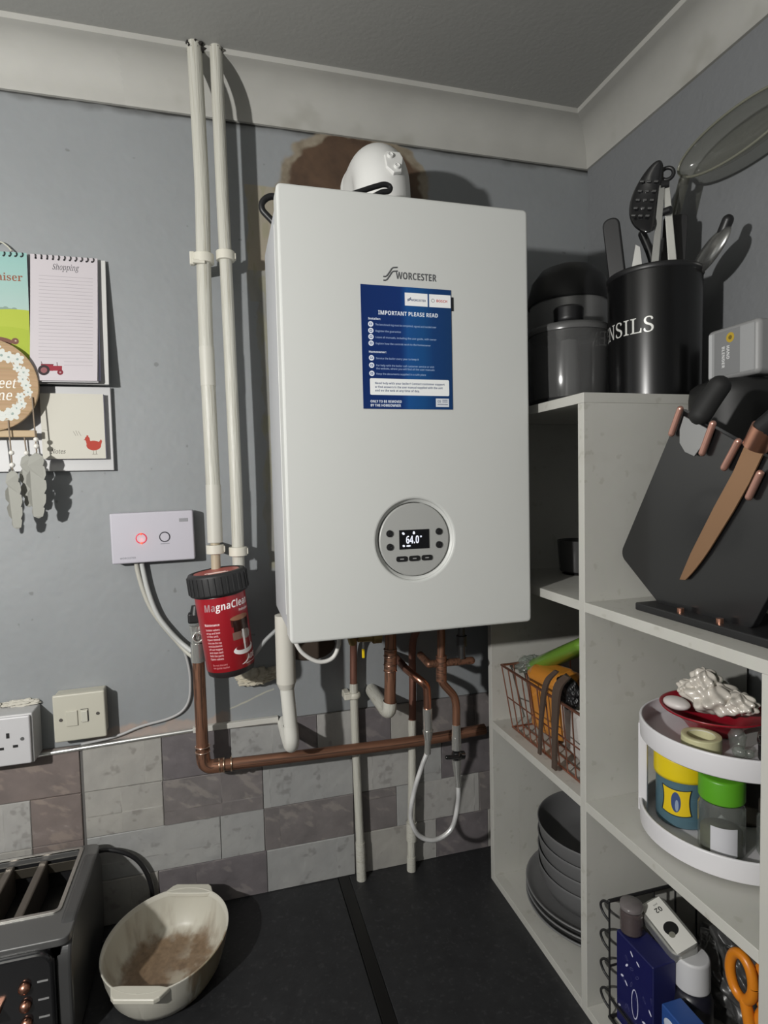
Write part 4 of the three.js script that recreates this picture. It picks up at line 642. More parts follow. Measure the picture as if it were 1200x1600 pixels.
{ // slotted ladle
  const t = thing('slotted_spoon', 'glossy black slotted spoon standing in the utensil pot', 'spoon'); aim(t, inPot(0.005, 0.018), [0.63, 0.757, 0.358], toCam);
  const L = Math.hypot(0.63 - 0.622, 0.757 - TOP - 0.016, 0.358 - 0.383);
  mesh('handle', capped([[0, 0, 0], [0, L * 0.3, 0], [-0.012, L * 0.58, 0.002], [-0.026, L * 0.7, 0.004]], 0.0068, 40), blackGloss, t);
  const g = new THREE.SphereGeometry(1, 40, 24, 0, Math.PI * 2, 0, Math.PI), p = g.attributes.position; for (let i = 0; i < p.count; i++) { const x = p.getX(i), y = p.getY(i), z = p.getZ(i); p.setXYZ(i, x * 0.0245 * (1 - 0.15 * y) + 0.012 * y * y - 0.004 * y, y * 0.058, z * 0.012 + 0.02 * y * y - 0.01); } g.computeVertexNormals();
  const slots = []; for (let i = 0; i < 5; i++) for (const s of [-1, 0, 1]) slots.push(box(0.007, 0.0035, 0.004, s * 0.011, -0.03 + i * 0.014, 0.0035 + 0.02 * Math.pow((-0.03 + i * 0.014) / 0.058, 2) - 0.001, 0.001, 1));
  const hd = mesh('head', g, blackGloss, t); hd.position.set(-0.02, L * 0.84, 0.012); hd.rotation.z = -0.26;
  mesh('slot_ridge', slots, M([0.1, 0.1, 0.1], 0.2, 0.4), hd);
}
{ // steel tongs
  const t = thing('kitchen_tongs', 'steel kitchen tongs with a black hanging loop in the utensil pot', 'tongs');
  const leg = (a, b, w) => { const g = new RoundedBoxGeometry(1, 1, 1, 2, 0.08); const p = g.attributes.position; const A = V(...a), B = V(...b), d = B.clone().sub(A), sx = V(0.75, 0, 0.66), sz = V(-0.66, 0, 0.75); for (let i = 0; i < p.count; i++) { const k = p.getY(i) + 0.5, v = A.clone().addScaledVector(d, k).addScaledVector(sx, p.getX(i) * mix(w, w * 0.55, k)).addScaledVector(sz, p.getZ(i) * 0.006); p.setXYZ(i, v.x, v.y, v.z); } g.computeVertexNormals(); return g; };
  mesh('leg', leg([0.592, 0.4, 0.372], [0.627, 0.715, 0.372], 0.016), steel, t); mesh('leg', leg([0.662, 0.4, 0.378], [0.633, 0.718, 0.374], 0.018), chrome, t);
  mesh('spring', cyl([0.626, 0.672, 0.366], [0.634, 0.672, 0.384], 0.006), black, t); mesh('hinge', cyl([0.625, 0.716, 0.37], [0.636, 0.716, 0.376], 0.007), black, t);
  mesh('hanging_loop', new THREE.TorusGeometry(0.0095, 0.0032, 10, 30).rotateY(-0.72).translate(0.637, 0.735, 0.372), black, t);
}
{
  const t = thing('kitchen_tool', 'thick black rubber handle of a tool in the utensil pot, furthest left', 'utensil'); aim(t, inPot(-0.035, -0.012), [0.551, 0.662, 0.342], toCam);
  mesh('grip', extrude(rrect(0.021, 0.15, 0.0102, 0, 0.21), 0.012, 0.003).translate(0, 0, -0.006), black, t); mesh('shaft', cyl([0, 0, 0], [0, 0.15, 0], 0.004), steel, t);
  const s = thing('steel_spatula', 'slim steel blade beside the slotted spoon in the pot', 'utensil'); aim(s, inPot(-0.02, 0.0), [0.57, 0.62, 0.375], toCam);
  mesh('blade', extrude(poly([[-0.006, 0], [0.006, 0], [0.01, 0.19], [0.008, 0.23], [0.002, 0.235], [-0.006, 0.2]]), 0.0015, 0.0004), steel, s);
  const u = thing('black_spatula', 'flat black spatula behind the tongs in the utensil pot', 'utensil'); aim(u, inPot(0.03, -0.01), [0.672, 0.672, 0.352], toCam);
  mesh('blade', extrude(rrect(0.036, 0.12, 0.008, 0, 0.24), 0.003, 0.001), black, u); mesh('shaft', cyl([0, 0, 0.001], [0, 0.19, 0.001], 0.005), black, u);
}
{ // clear plastic server leaning over the wall
  const clear = P([0.55, 0.55, 0.5], 0.12, 0, { transmission: 0.9, ior: 1.4, thickness: 0, side: THREE.DoubleSide });
  const t = thing('clear_ladle', 'large clear plastic ladle leaning toward the right wall', 'ladle');
  mesh('handle', capped([[0.658, TOP + 0.02, 0.334], [0.664, 0.5, 0.338], [0.671, 0.62, 0.342], [0.676, 0.684, 0.348], [0.68, 0.735, 0.362]], 0.0085, 60, 12), clear, t);
  const g = new THREE.SphereGeometry(1, 44, 24, 0, Math.PI * 2, 0, Math.PI / 2), p = g.attributes.position;
  for (let i = 0; i < p.count; i++) { const x = p.getX(i), y = p.getY(i), z = p.getZ(i); p.setXYZ(i, y * 0.04, z * 0.036, x * 0.112); }
  g.computeVertexNormals(); const b = mesh('bowl', g, clear, t); b.position.set(0.679, 0.756, 0.462); b.rotation.x = 0.0;
  mesh('rim', (() => { const pts = []; for (let i = 0; i <= 40; i++) { const a = i / 40 * Math.PI * 2; pts.push([0, Math.sin(a) * 0.036, Math.cos(a) * 0.112]); } return tube(pts, 0.0022, 90, 8); })(), P([0.3, 0.3, 0.24], 0.25, 0, { transmission: 0.4, thickness: 0 }), b);
  const s = thing('steel_spoon', 'steel serving spoon with a black handle tip, furthest right in the pot', 'spoon');
  const q = new THREE.SphereGeometry(1, 32, 16, 0, Math.PI * 2, 0, Math.PI / 2).scale(0.024, 0.012, 0.044); const h = mesh('bowl', q, M([0.4, 0.4, 0.39], 0.25, 0.9, { side: THREE.DoubleSide }), s); h.position.set(0.664, 0.586, 0.436); h.rotation.set(-0.55, 0.0, 1.25);
  mesh('handle', capped([[0.625, TOP + 0.02, 0.37], [0.65, 0.52, 0.4], [0.662, 0.572, 0.424]], 0.004, 30), steel, s); mesh('tip', capped([[0.666, 0.609, 0.456], [0.667, 0.624, 0.464]], 0.0085, 12), black, s);
}
// food processor bowl, pan behind it
{
  const smoke = P([0.42, 0.42, 0.42], 0.14, 0, { transmission: 0.85, thickness: 0, side: THREE.DoubleSide, ior: 1.45 });
  const t = thing('processor_bowl', 'smoky clear food processor bowl with a black lid knob', 'bowl', [0.524, TOP, 0.258]);
  mesh('bowl', lathe([[0.06, 0.006], [0.0665, 0.014], [0.069, 0.05], [0.0705, 0.125], [0.068, 0.135], [0.05, 0.14]], 64), smoke, t);
  mesh('base_ring', lathe([[0, 0], [0.066, 0], [0.069, 0.004], [0.069, 0.013], [0.064, 0.015], [0, 0.012]], 64), black, t);
  mesh('lid', lathe([[0.0715, 0.128], [0.0725, 0.134], [0.07, 0.14], [0.045, 0.147], [0, 0.148]], 64), M([0.1, 0.1, 0.1], 0.25), t);
  mesh('inner_hub', lathe([[0, 0.01], [0.02, 0.01], [0.016, 0.12], [0, 0.125]], 32), M([0.35, 0.35, 0.35], 0.35), t);
  mesh('lid_knob', lathe([[0, 0.18], [0.024, 0.18], [0.0265, 0.176], [0.0255, 0.16], [0.0275, 0.147], [0, 0.147]], 40), black, t);
  const u = thing('cooking_pot', 'steel pot with a domed black lid behind the processor bowl', 'pot', [0.62, TOP, 0.112]); u.scale.set(0.9, 1.06, 0.9);
  mesh('body', lathe([[0, 0.0], [0.082, 0], [0.088, 0.006], [0.088, 0.215], [0.09, 0.22]], 64), M([0.3, 0.3, 0.3], 0.35, 0.6), u);
  mesh('lid', lathe([[0.091, 0.216], [0.0925, 0.22], [0.091, 0.235], [0.082, 0.262], [0.062, 0.283], [0.03, 0.294], [0, 0.297]], 64), black, u);
}
// black appliance behind the knife block with the boxed blender on it
{
  const t = thing('black_canister', 'tall matt black canister standing behind the knife block', 'canister', [0.641, S2, 0.5025]);
  mesh('body', lathe([[0, 0], [0.056, 0], [0.059, 0.006], [0.06, 0.3], [0.058, 0.314], [0.05, 0.32]], 56), M([0.008, 0.008, 0.008], 0.55), t); mesh('lid', lathe([[0.044, 0.318], [0.044, 0.322], [0.038, 0.324], [0, 0.324]], 48), black, t);
  const b = thing('blender_carton', 'small grey printed carton lying on the black canister', 'carton', [0.634, S2 + 0.324, 0.517]);
  const lab = canvasTex(700, 560, (g, w, h) => { g.fillStyle = '#a9aaab'; g.fillRect(0, 0, w, h); g.fillStyle = '#8b8c8d'; g.fillRect(90, 0, 400, h); g.fillStyle = '#c9cacb'; g.fillRect(0, 0, 50, h); g.fillStyle = '#c8a93a'; g.beginPath(); g.arc(340, 100, 62, 0, 7); g.fill(); g.fillStyle = '#7d6a2a'; g.beginPath(); g.arc(340, 100, 28, 0, 7); g.fill(); g.save(); g.translate(285, 190); g.rotate(Math.PI / 2); g.fillStyle = '#eceded'; g.font = 'bold 62px sans-serif'; g.fillText('HAND', 0, 0, 250); g.fillText('BLENDER', 0, 74, 320); g.restore(); });
  mesh('carton', box(0.045, 0.076, 0.09, 0.008, 0.0385, 0, 0.008, 3), M([0.27, 0.27, 0.27], 0.45), b);
  mesh('print', plane(0.078, 0.064).rotateY(-Math.PI / 2).translate(-0.0148, 0.0385, 0.0), new THREE.MeshStandardMaterial({ map: lab, roughness: 0.45, color: lin(0.8, 0.8, 0.8) }), b);
  const c = thing('plastic_beaker', 'smoky plastic beaker behind the knife block at the right edge', 'beaker', [0.64, S2, 0.64]);
  mesh('wall', lathe([[0, 0.003], [0.034, 0.003], [0.036, 0.01], [0.046, 0.285], [0.048, 0.29]], 48), P([0.22, 0.22, 0.22], 0.12, 0, { transmission: 0.7, thickness: 0, side: THREE.DoubleSide }), c); mesh('foot', lathe([[0, 0], [0.036, 0], [0.037, 0.008], [0, 0.009]], 40), black, c);
}
// ------------------------------------------------------------------ knife block
{
  const t = thing('knife_block', 'black slanted knife board with copper pegs on a flat base', 'knife block');
  const PX = 0.487;
  mesh('base', metricUV(extrude(rrect(0.235, 0.1, 0.004, -0.6255, 0.517), 0.008, 0.002).rotateX(-Math.PI / 2).rotateY(-Math.PI / 2).scale(1, 1, 1).translate(0, 0, 0)), black, t).geometry = span(0.464, 0.57, S2, S2 + 0.0105, 0.508, 0.752, 0.002);
  const o = new THREE.Shape(); // in (z, y)
  o.moveTo(0.529, 0.0612); o.lineTo(0.4565, 0.114); o.quadraticCurveTo(0.449, 0.121, 0.4535, 0.131); o.lineTo(0.567, 0.3225); o.lineTo(0.742, 0.2275); o.lineTo(0.7, 0.11); o.lineTo(0.678, 0.068); o.quadraticCurveTo(0.675, 0.0612, 0.668, 0.0612); o.closePath();
  mesh('board', extrude(o, 0.008, 0.001).rotateY(-Math.PI / 2).translate(PX + 0.009, 0, 0), P([0.007, 0.0072, 0.008], 0.3, 0, { clearcoat: 0.5, clearcoatRoughness: 0.12 }), t, 'smoked dark board');
  for (const [z0, y0, z1, y1] of [[0.573, 0.323, 0.558, 0.293], [0.625, 0.299, 0.609, 0.265], [0.661, 0.275, 0.642, 0.246], [0.69, 0.238, 0.676, 0.212]]) mesh('peg', capped([[PX - 0.006, y0, z0], [PX - 0.006, y1, z1]], 0.0042, 8), M([0.62, 0.34, 0.27], 0.35, 0.8), t, 'copper peg');
  for (const z of [0.581, 0.643]) mesh('foot_screw', [cyl([0.475, S2 + 0.0105, z], [0.475, S2 + 0.016, z], 0.0042)], copperBright, t);
  const matt = M([0.008, 0.008, 0.008], 0.7);
  const sk = thing('glint_blade', 'added blade shape with a black handle, imitating a bright reflection between the first two pegs', 'knife');  // added piece: pale blade stands in for a bright reflection on the board
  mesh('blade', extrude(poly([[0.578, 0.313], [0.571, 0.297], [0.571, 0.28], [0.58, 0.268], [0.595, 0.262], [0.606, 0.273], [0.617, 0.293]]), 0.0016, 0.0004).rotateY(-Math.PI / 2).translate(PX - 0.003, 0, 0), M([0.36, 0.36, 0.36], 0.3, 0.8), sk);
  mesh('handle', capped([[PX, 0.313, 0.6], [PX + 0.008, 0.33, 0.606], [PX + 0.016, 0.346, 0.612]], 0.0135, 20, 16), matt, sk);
  const k = thing('copper_knife', 'copper-coloured carving knife held across the knife block', 'knife');
  const bl = new THREE.Shape(); bl.moveTo(0.5715, 0.102); bl.lineTo(0.59, 0.138); bl.lineTo(0.626, 0.198); bl.lineTo(0.653, 0.2395); bl.lineTo(0.672, 0.276); bl.lineTo(0.694, 0.264); bl.lineTo(0.674, 0.2265); bl.lineTo(0.653, 0.194); bl.lineTo(0.622, 0.15); bl.quadraticCurveTo(0.6, 0.12, 0.581, 0.103); bl.closePath();
  mesh('blade', extrude(bl, 0.0016, 0.0004).rotateY(-Math.PI / 2).translate(PX - 0.003, 0, 0), M([0.36, 0.21, 0.12], 0.4, 0.75), k);
  mesh('ferrule', cyl([PX - 0.004, 0.268, 0.682], [PX - 0.006, 0.288, 0.697], 0.0135, 0.0145, 28), copperBright, k);
  mesh('handle', capped([[PX - 0.006, 0.287, 0.697], [PX - 0.01, 0.305, 0.73], [PX - 0.012, 0.33, 0.78]], 0.0135, 30, 18), black, k);
}
// ------------------------------------------------------------------ cells of the shelving
{ // tumbler in the top cell
  const t = thing('dark_tumbler', 'dark glass tumbler in the shadowed top cell', 'glass', [0.575, S2, 0.205]);
  mesh('glass', lathe([[0, 0.004], [0.03, 0.004], [0.034, 0.008], [0.038, 0.066], [0.036, 0.066], [0.032, 0.01], [0, 0.008]], 40), P([0.12, 0.12, 0.12], 0.15, 0, { transmission: 0.5, thickness: 0, side: THREE.DoubleSide }), t); mesh('base', lathe([[0, 0], [0.029, 0], [0.03, 0.004], [0, 0.004]], 32), blackGloss, t);
}
{ // copper wire basket
  const t = thing('copper_basket', 'copper wire basket of food packets in the middle-left cell', 'basket', [0, S3, 0]);
  const x0 = 0.452, x1 = 0.63, z0 = 0.165, z1 = 0.405, h = 0.125, k = 0.015, wire = M([0.5, 0.24, 0.17], 0.35, 0.9);
  const loop = (y, e, r) => { const p = [[x0 - e, z0 - e], [x1 + e, z0 - e], [x1 + e, z1 + e], [x0 - e, z1 + e]]; return p.map((a, i) => { const b = p[(i + 1) % 4]; return capped([[a[0], y, a[1]], [(a[0] + b[0]) / 2, y, (a[1] + b[1]) / 2], [b[0], y, b[1]]], r, 6, 8); }); };
  mesh('rim', loop(h, k, 0.0025), wire, t); mesh('base_ring', loop(0.003, 0, 0.002), wire, t);
  const wr = (a, b) => mesh('wire', cyl(a, b, 0.0013, 0.0013, 8), wire, t);
  for (let i = 0; i <= 10; i++) { const z = mix(z0, z1, i / 10), ze = mix(z0 - k, z1 + k, i / 10); wr([x0, 0.003, z], [x0 - k, h, ze]); if (i % 2 === 0) wr([x1, 0.003, z], [x1 + k, h, ze]); }
  for (let i = 1; i < 8; i++) { const x = mix(x0, x1, i / 8), xe = mix(x0 - k, x1 + k, i / 8); wr([x, 0.003, z0], [xe, h, z0 - k]); wr([x, 0.003, z1], [xe, h, z1 + k]); wr([x, 0.003, z0], [x, 0.003, z1]); }
  wr([x0 - k * 0.5, h * 0.5, z0 - k * 0.5], [x0 - k * 0.5, h * 0.5, z1 + k * 0.5]);
  const packet = (name, label, w, hh, d, pos, rot, m, o) => { const q = thing(name, label, 'packet', pos); q.rotation.set(...rot); const g = new RoundedBoxGeometry(w, hh, d, 6, Math.min(w, d) * 0.35), p = g.attributes.position; for (let i = 0; i < p.count; i++) { const a = p.getX(i), b = p.getY(i), c = p.getZ(i), n = 0.012 * (fbm(b * 60 + o, c * 60 + a * 30, 3) - 0.5); p.setXYZ(i, a + n, b + n * 0.6, c + n); } g.computeVertexNormals(); mesh('wrapper', g, m, q); return q; };
  packet('orange_packet', 'orange food packet inside the copper wire basket', 0.06, 0.13, 0.1, [0.505, S3 + 0.075, 0.235], [0, 0.2, 0.1], P([0.5, 0.2, 0.03], 0.3, 0, { clearcoat: 0.5 }), 2);
  packet('white_packet', 'crinkled white packet inside the copper wire basket', 0.05, 0.1, 0.09, [0.5, S3 + 0.062, 0.335], [0, -0.1, 0.05], P([0.5, 0.48, 0.46], 0.25, 0, { clearcoat: 0.5 }), 9);
  packet('brown_packet', 'dark brown packet at the back of the copper basket', 0.08, 0.12, 0.16, [0.59, S3 + 0.068, 0.29], [0, 0, 0], P([0.07, 0.045, 0.03], 0.35, 0, {}), 15);
  const g = thing('green_packet', 'long bright green packet lying across the copper basket', 'packet', [0.512, -0.094, 0.243]); g.rotation.set(-0.5, 0.05, 0.1);
  mesh('wrapper', (() => { const q = new THREE.CapsuleGeometry(0.018, 0.17, 8, 20).rotateX(Math.PI / 2).scale(1.5, 0.8, 1), p = q.attributes.position; for (let i = 0; i < p.count; i++) { const n = 0.008 * (fbm(p.getX(i) * 50, p.getZ(i) * 50, 3) - 0.5); p.setXYZ(i, p.getX(i) + n, p.getY(i) + n, p.getZ(i)); } q.computeVertexNormals(); return q; })(), P([0.13, 0.26, 0.03], 0.35, 0, { clearcoat: 0.4 }), g);
  mesh('clear_end', blob(0.022, 0.4, 3, 3, 1.2, 0.7, 1.4, 4).translate(-0.01, 0.008, -0.095), P([0.6, 0.65, 0.6], 0.15, 0, { transmission: 0.8, thickness: 0 }), g);
  const strap = (pts, w, label) => { const s = thing('brown_strap', label, 'strap', [0, 0, 0]); const c = new THREE.CatmullRomCurve3(pts.map((p) => V(...p))), pos = [], idx = [], n = 24; for (let i = 0; i <= n; i++) { const q = c.getPoint(i / n), ww = w * (0.6 + 0.4 * Math.sin(Math.PI * Math.min(1, 0.15 + i / n))); for (const [sx, sz] of [[-0.002, -1], [0.002, -1], [0.002, 1], [-0.002, 1]]) pos.push(q.x + sx, q.y, q.z + sz * ww / 2); } for (let i = 0; i < n; i++) for (let k2 = 0; k2 < 4; k2++) { const a = i * 4 + k2, b = i * 4 + (k2 + 1) % 4; idx.push(a, b, b + 4, a, b + 4, a + 4); } idx.push(0, 2, 1, 0, 3, 2, n * 4, n * 4 + 1, n * 4 + 2, n * 4, n * 4 + 2, n * 4 + 3); const ge = new THREE.BufferGeometry(); ge.setAttribute('position', new THREE.Float32BufferAttribute(pos, 3)); ge.setIndex(idx); const nn = ge.toNonIndexed(); nn.computeVertexNormals(); mesh('band', nn, M([0.075, 0.052, 0.04], 0.55), s); };
  strap([[0.448, S3 + 0.168, 0.332], [0.4345, S3 + 0.15, 0.325], [0.4335, S3 + 0.09, 0.308], [0.434, S3 + 0.01, 0.298]], 0.013, 'narrow brown strap over the basket front, left of two');
  strap([[0.447, S3 + 0.17, 0.366], [0.4335, S3 + 0.152, 0.36], [0.432, S3 + 0.09, 0.352], [0.433, S3 + 0.006, 0.347]], 0.02, 'wide brown strap over the basket front, right of two');
  const bk = thing('black_pouch', 'small black pouch on the rim of the copper basket', 'pouch', [0.462, S3 + 0.135, 0.345]); mesh('pouch', blob(0.024, 0.35, 2.5, 4, 0.6, 1.1, 1.1, 6), black, bk);
}
{ // plates and bowls
  const pm = M([0.16, 0.16, 0.162], 0.5), cx = 0.584, cz = 0.271;
  const plate = lathe([[0, 0], [0.085, 0], [0.09, 0.003], [0.132, 0.014], [0.1435, 0.0245], [0.1445, 0.0265], [0.142, 0.0275], [0.138, 0.0245], [0.128, 0.0185], [0.09, 0.0065], [0, 0.006]], 72);
  const bowl = lathe([[0, 0], [0.08, 0], [0.087, 0.003], [0.106, 0.014], [0.117, 0.034], [0.1205, 0.056], [0.1215, 0.061], [0.119, 0.061], [0.1165, 0.054], [0.111, 0.034], [0.1, 0.017], [0.08, 0.008], [0, 0.007]], 72);
  const names = ['bottom', 'middle', 'top'];
  const p0 = thing('dinner_plate', 'dark grey dinner plate, bottom one of the stack in the lower-left cell', 'plate', [cx, S4, cz], 'grey plates in the lower-left cell'); mesh('plate', plate, pm, p0);
  for (let i = 1; i < 3; i++) { const c = p0.clone(); c.name = numbered('dinner_plate'); c.position.y = S4 + i * 0.0125; c.userData = { ...p0.userData, label: `dark grey dinner plate, ${names[i]} one of three under the grey bowls` }; scene.add(c); }
  const b0 = thing('deep_bowl', 'dark grey bowl resting on the dinner plates, bottom of the bowl stack', 'bowl', [cx, S4 + 0.0325, cz], 'grey bowls on the plates'); mesh('bowl', bowl, M([0.125, 0.125, 0.127], 0.5), b0);
  const ord = ['second', 'third', 'topmost'];
  for (let i = 0; i < 3; i++) { const c = b0.clone(); c.name = numbered('deep_bowl'); c.position.y += (i + 1) * 0.0265; c.userData = { ...b0.userData, label: `dark grey bowl, ${ord[i]} in the bowl stack above the dinner plates` }; scene.add(c); }
}
// ------------------------------------------------------------------ spice turntable
{
  const C = [0.557, S3, 0.578], R = 0.11, m = M([0.64, 0.63, 0.65], 0.35);
  const t = thing('spice_turntable', 'round two-tier white turntable in the middle-right cell', 'turntable', C);
  const tray = (y) => lathe([[0, y], [R - 0.004, y], [R, y + 0.003], [R + 0.001, y + 0.028], [R - 0.001, y + 0.03], [R - 0.004, y + 0.029], [R - 0.005, y + 0.007], [0, y + 0.006]], 72);
  mesh('lower_tray', [tray(0.006), lathe([[0, 0], [0.06, 0], [0.06, 0.006], [0, 0.006]], 40)], m, t); mesh('upper_tray', tray(0.13), m, t);
  for (const a of [-2.38, -0.4, 0.9]) mesh('post', box(0.012, 0.128, 0.016, 0, 0, 0, 0.002).rotateY(-a).translate(Math.cos(a) * (R - 0.004), 0.08, Math.sin(a) * (R - 0.004)), m, t);
  const inTray = S3 + 0.0122, onTop = S3 + 0.1362;
  const jar = (name, label, cat, x, z, parts) => { const j = thing(name, label, cat, [x, inTray, z]); parts(j); return j; };
  jar('yellow_jar', 'blue-labelled spice tub with a yellow lid on the turntable', 'jar', 0.52, 0.536, (j) => {
    const lab = canvasTex(1024, 420, (g, w, h) => { g.fillStyle = '#4a6672'; g.fillRect(0, 0, w, h); for (let i = 0; i < 60; i++) { g.fillStyle = 'rgba(90,130,150,0.25)'; g.fillRect(hash(i, 3) * w, hash(i, 4) * h, 60, 5); } g.fillStyle = '#d8b91f'; g.strokeStyle = '#16222c'; g.lineWidth = 8; const X = 470; g.beginPath(); g.moveTo(X - 95, 60); g.quadraticCurveTo(X, 90, X + 95, 60); g.quadraticCurveTo(X + 70, 170, X + 95, 300); g.quadraticCurveTo(X, 340, X - 95, 300); g.quadraticCurveTo(X - 70, 170, X - 95, 60); g.fill(); g.stroke(); g.fillStyle = '#3c4d78'; g.beginPath(); g.ellipse(X, 190, 30, 95, 0, 0, 7); g.fill(); g.fillStyle = '#8796ac'; g.beginPath(); g.ellipse(X + 6, 220, 11, 55, 0, 0, 7); g.fill(); });
    const cy = new THREE.CylinderGeometry(0.034, 0.034, 0.062, 48, 1, true).rotateY(Math.PI - 0.72).translate(0, 0.034, 0);
    mesh('tub', [lathe([[0, 0], [0.031, 0], [0.0335, 0.003], [0.0335, 0.066], [0, 0.068]], 48)], M([0.08, 0.13, 0.16], 0.4), j); mesh('label', cy, new THREE.MeshStandardMaterial({ map: lab, roughness: 0.4 }), j);
    mesh('lid', lathe([[0.0335, 0.066], [0.0365, 0.066], [0.037, 0.07], [0.0368, 0.092], [0.034, 0.097], [0, 0.098]], 48), M([0.68, 0.52, 0.01], 0.35), j, 'yellow screw lid'); });
  const glass = P([0.75, 0.78, 0.75], 0.08, 0, { transmission: 0.92, thickness: 0, side: THREE.DoubleSide });
  jar('green_lid_jar', 'clear spice jar with a bright green lid on the turntable', 'jar', 0.511, 0.612, (j) => {
    mesh('glass', lathe([[0, 0.002], [0.025, 0.002], [0.027, 0.006], [0.027, 0.062], [0.022, 0.072]], 40), glass, j); mesh('contents', lathe([[0, 0.004], [0.024, 0.004], [0.024, 0.03], [0, 0.032]], 32), M([0.1, 0.1, 0.06], 0.8), j);
    mesh('label', new THREE.CylinderGeometry(0.0273, 0.0273, 0.036, 32, 1, true, -1.25, 1.15).translate(0, 0.026, 0), M([0.52, 0.52, 0.55], 0.6, 0, { side: THREE.DoubleSide }), j, 'blank white label'); mesh('lid', lathe([[0, 0.07], [0.025, 0.07], [0.0268, 0.073], [0.0268, 0.098], [0.024, 0.102], [0, 0.103]], 40), M([0.09, 0.32, 0.015], 0.4), j, 'bright green lid'); });
  jar('small_jar', 'small clear jar right of the green-lidded spice jar', 'jar', 0.563, 0.643, (j) => { mesh('glass', lathe([[0, 0.002], [0.018, 0.002], [0.02, 0.006], [0.02, 0.05], [0.016, 0.056]], 36), glass, j); mesh('lid', lathe([[0, 0.056], [0.0175, 0.056], [0.018, 0.058], [0.0178, 0.07], [0, 0.071]], 32), M([0.04, 0.035, 0.03], 0.5), j); mesh('contents', lathe([[0, 0.004], [0.017, 0.004], [0.017, 0.03], [0, 0.032]], 28), M([0.06, 0.05, 0.04], 0.9), j); });
  jar('dark_jar', 'dark spice jar at the back of the turntable', 'jar', 0.6, 0.56, (j) => { mesh('body', lathe([[0, 0], [0.026, 0], [0.028, 0.003], [0.028, 0.07], [0.022, 0.08], [0, 0.08]], 36), M([0.03, 0.025, 0.02], 0.4), j); mesh('lid', lathe([[0, 0.08], [0.025, 0.08], [0.025, 0.1], [0, 0.101]], 32), black, j); });
  // upper tray
  const rd = thing('red_dish', 'shallow red dish on the upper turntable tray', 'dish', [0.565, onTop, 0.545]);
  mesh('dish', lathe([[0, 0], [0.028, 0], [0.032, 0.002], [0.04, 0.013], [0.053, 0.0235], [0.068, 0.031], [0.0695, 0.0335], [0.067, 0.0335], [0.052, 0.0265], [0.037, 0.016], [0.028, 0.006], [0, 0.005]], 64), M([0.3, 0.008, 0.02], 0.3), rd);
  const bag = thing('foil_bag', 'crumpled silvery white bag in the red dish', 'bag', [0.568, onTop + 0.046, 0.545]);
  const sat = P([0.62, 0.58, 0.52], 0.25, 0.1, { sheen: 0.5, clearcoat: 0.6, clearcoatRoughness: 0.25 });
  const pleat = (r, sx, sy, sz, o, ox, oy, oz) => { const g = new THREE.SphereGeometry(r, 90, 60), p = g.attributes.position; for (let i = 0; i < p.count; i++) { const v = V(p.getX(i), p.getY(i), p.getZ(i)), n = v.clone().normalize(), ph = Math.atan2(n.z, n.x), w = Math.sqrt(Math.max(0, 1 - n.y * n.y)); const k = 1 + w * (0.14 * Math.sin(ph * 5 + n.y * 5 + o) + 0.09 * Math.sin(ph * 9 - n.y * 6 + o * 2)) + 0.25 * (vnoise(n.x * 2 + o + 5, n.y * 2 + n.z * 2 + 9) - 0.5); p.setXYZ(i, v.x * k * sx + ox, v.y * k * sy + oy, v.z * k * sz + oz); } g.computeVertexNormals(); return g; };
  mesh('bag', [pleat(0.034, 1, 0.62, 1.15, 1, 0, 0, 0), pleat(0.021, 1, 1.0, 1, 2.4, -0.006, 0.016, -0.012), pleat(0.018, 1, 0.8, 1.2, 4, 0.006, 0.004, 0.036), pleat(0.016, 1, 0.7, 1, 5.2, -0.01, 0.004, -0.036)], sat, bag);
  const egg = thing('white_sachet', 'smooth white sachet at the left edge of the red dish', 'sachet', [0.52, onTop + 0.037, 0.525]); mesh('sachet', new THREE.SphereGeometry(0.015, 28, 18).scale(1.0, 0.55, 1.35), M([0.62, 0.58, 0.56], 0.4), egg);
  const tp = thing('tape_roll', 'pale yellow roll of tape on the turntable edge', 'tape', [0.502, onTop, 0.588]); 
  mesh('roll', lathe([[0.017, 0], [0.0235, 0], [0.024, 0.002], [0.024, 0.018], [0.0235, 0.02], [0.017, 0.02], [0.0165, 0.018], [0.0165, 0.002], [0.017, 0]], 48), M([0.52, 0.5, 0.3], 0.4), tp); mesh('core', new THREE.CylinderGeometry(0.0166, 0.0166, 0.019, 40, 1, true).translate(0, 0.0098, 0), M([0.6, 0.6, 0.56], 0.5, 0, { side: THREE.DoubleSide }), tp);
  const tr = thing('glass_trinket', 'small clear glass stopper beside the tape roll', 'trinket', [0.528, onTop, 0.622]); mesh('stopper', [new THREE.SphereGeometry(0.008, 20, 14).translate(0, 0.008, 0), new THREE.SphereGeometry(0.0055, 16, 12).translate(0.012, 0.0055, 0.004), lathe([[0, 0], [0.008, 0], [0.011, 0.02], [0.006, 0.028], [0, 0.028]], 24).translate(0.016, 0, -0.018)], glass, tr);
  const lt = thing('black_lid_pot', 'small black tub on the upper tray at the right', 'tub', [0.562, onTop, 0.648]); mesh('tub', lathe([[0, 0], [0.02, 0], [0.022, 0.003], [0.022, 0.02], [0, 0.022]], 36), black, lt); mesh('lid', lathe([[0, 0.022], [0.023, 0.022], [0.0235, 0.025], [0.0225, 0.033], [0, 0.034]], 36), blackGloss, lt);
  const gb = thing('green_carton', 'tall green carton behind the turntable at the right', 'carton', [0.716, S3, 0.6]); mesh('carton', box(0.03, 0.27, 0.09, 0, 0.135, 0, 0.002), M([0.1, 0.26, 0.12], 0.5), gb);
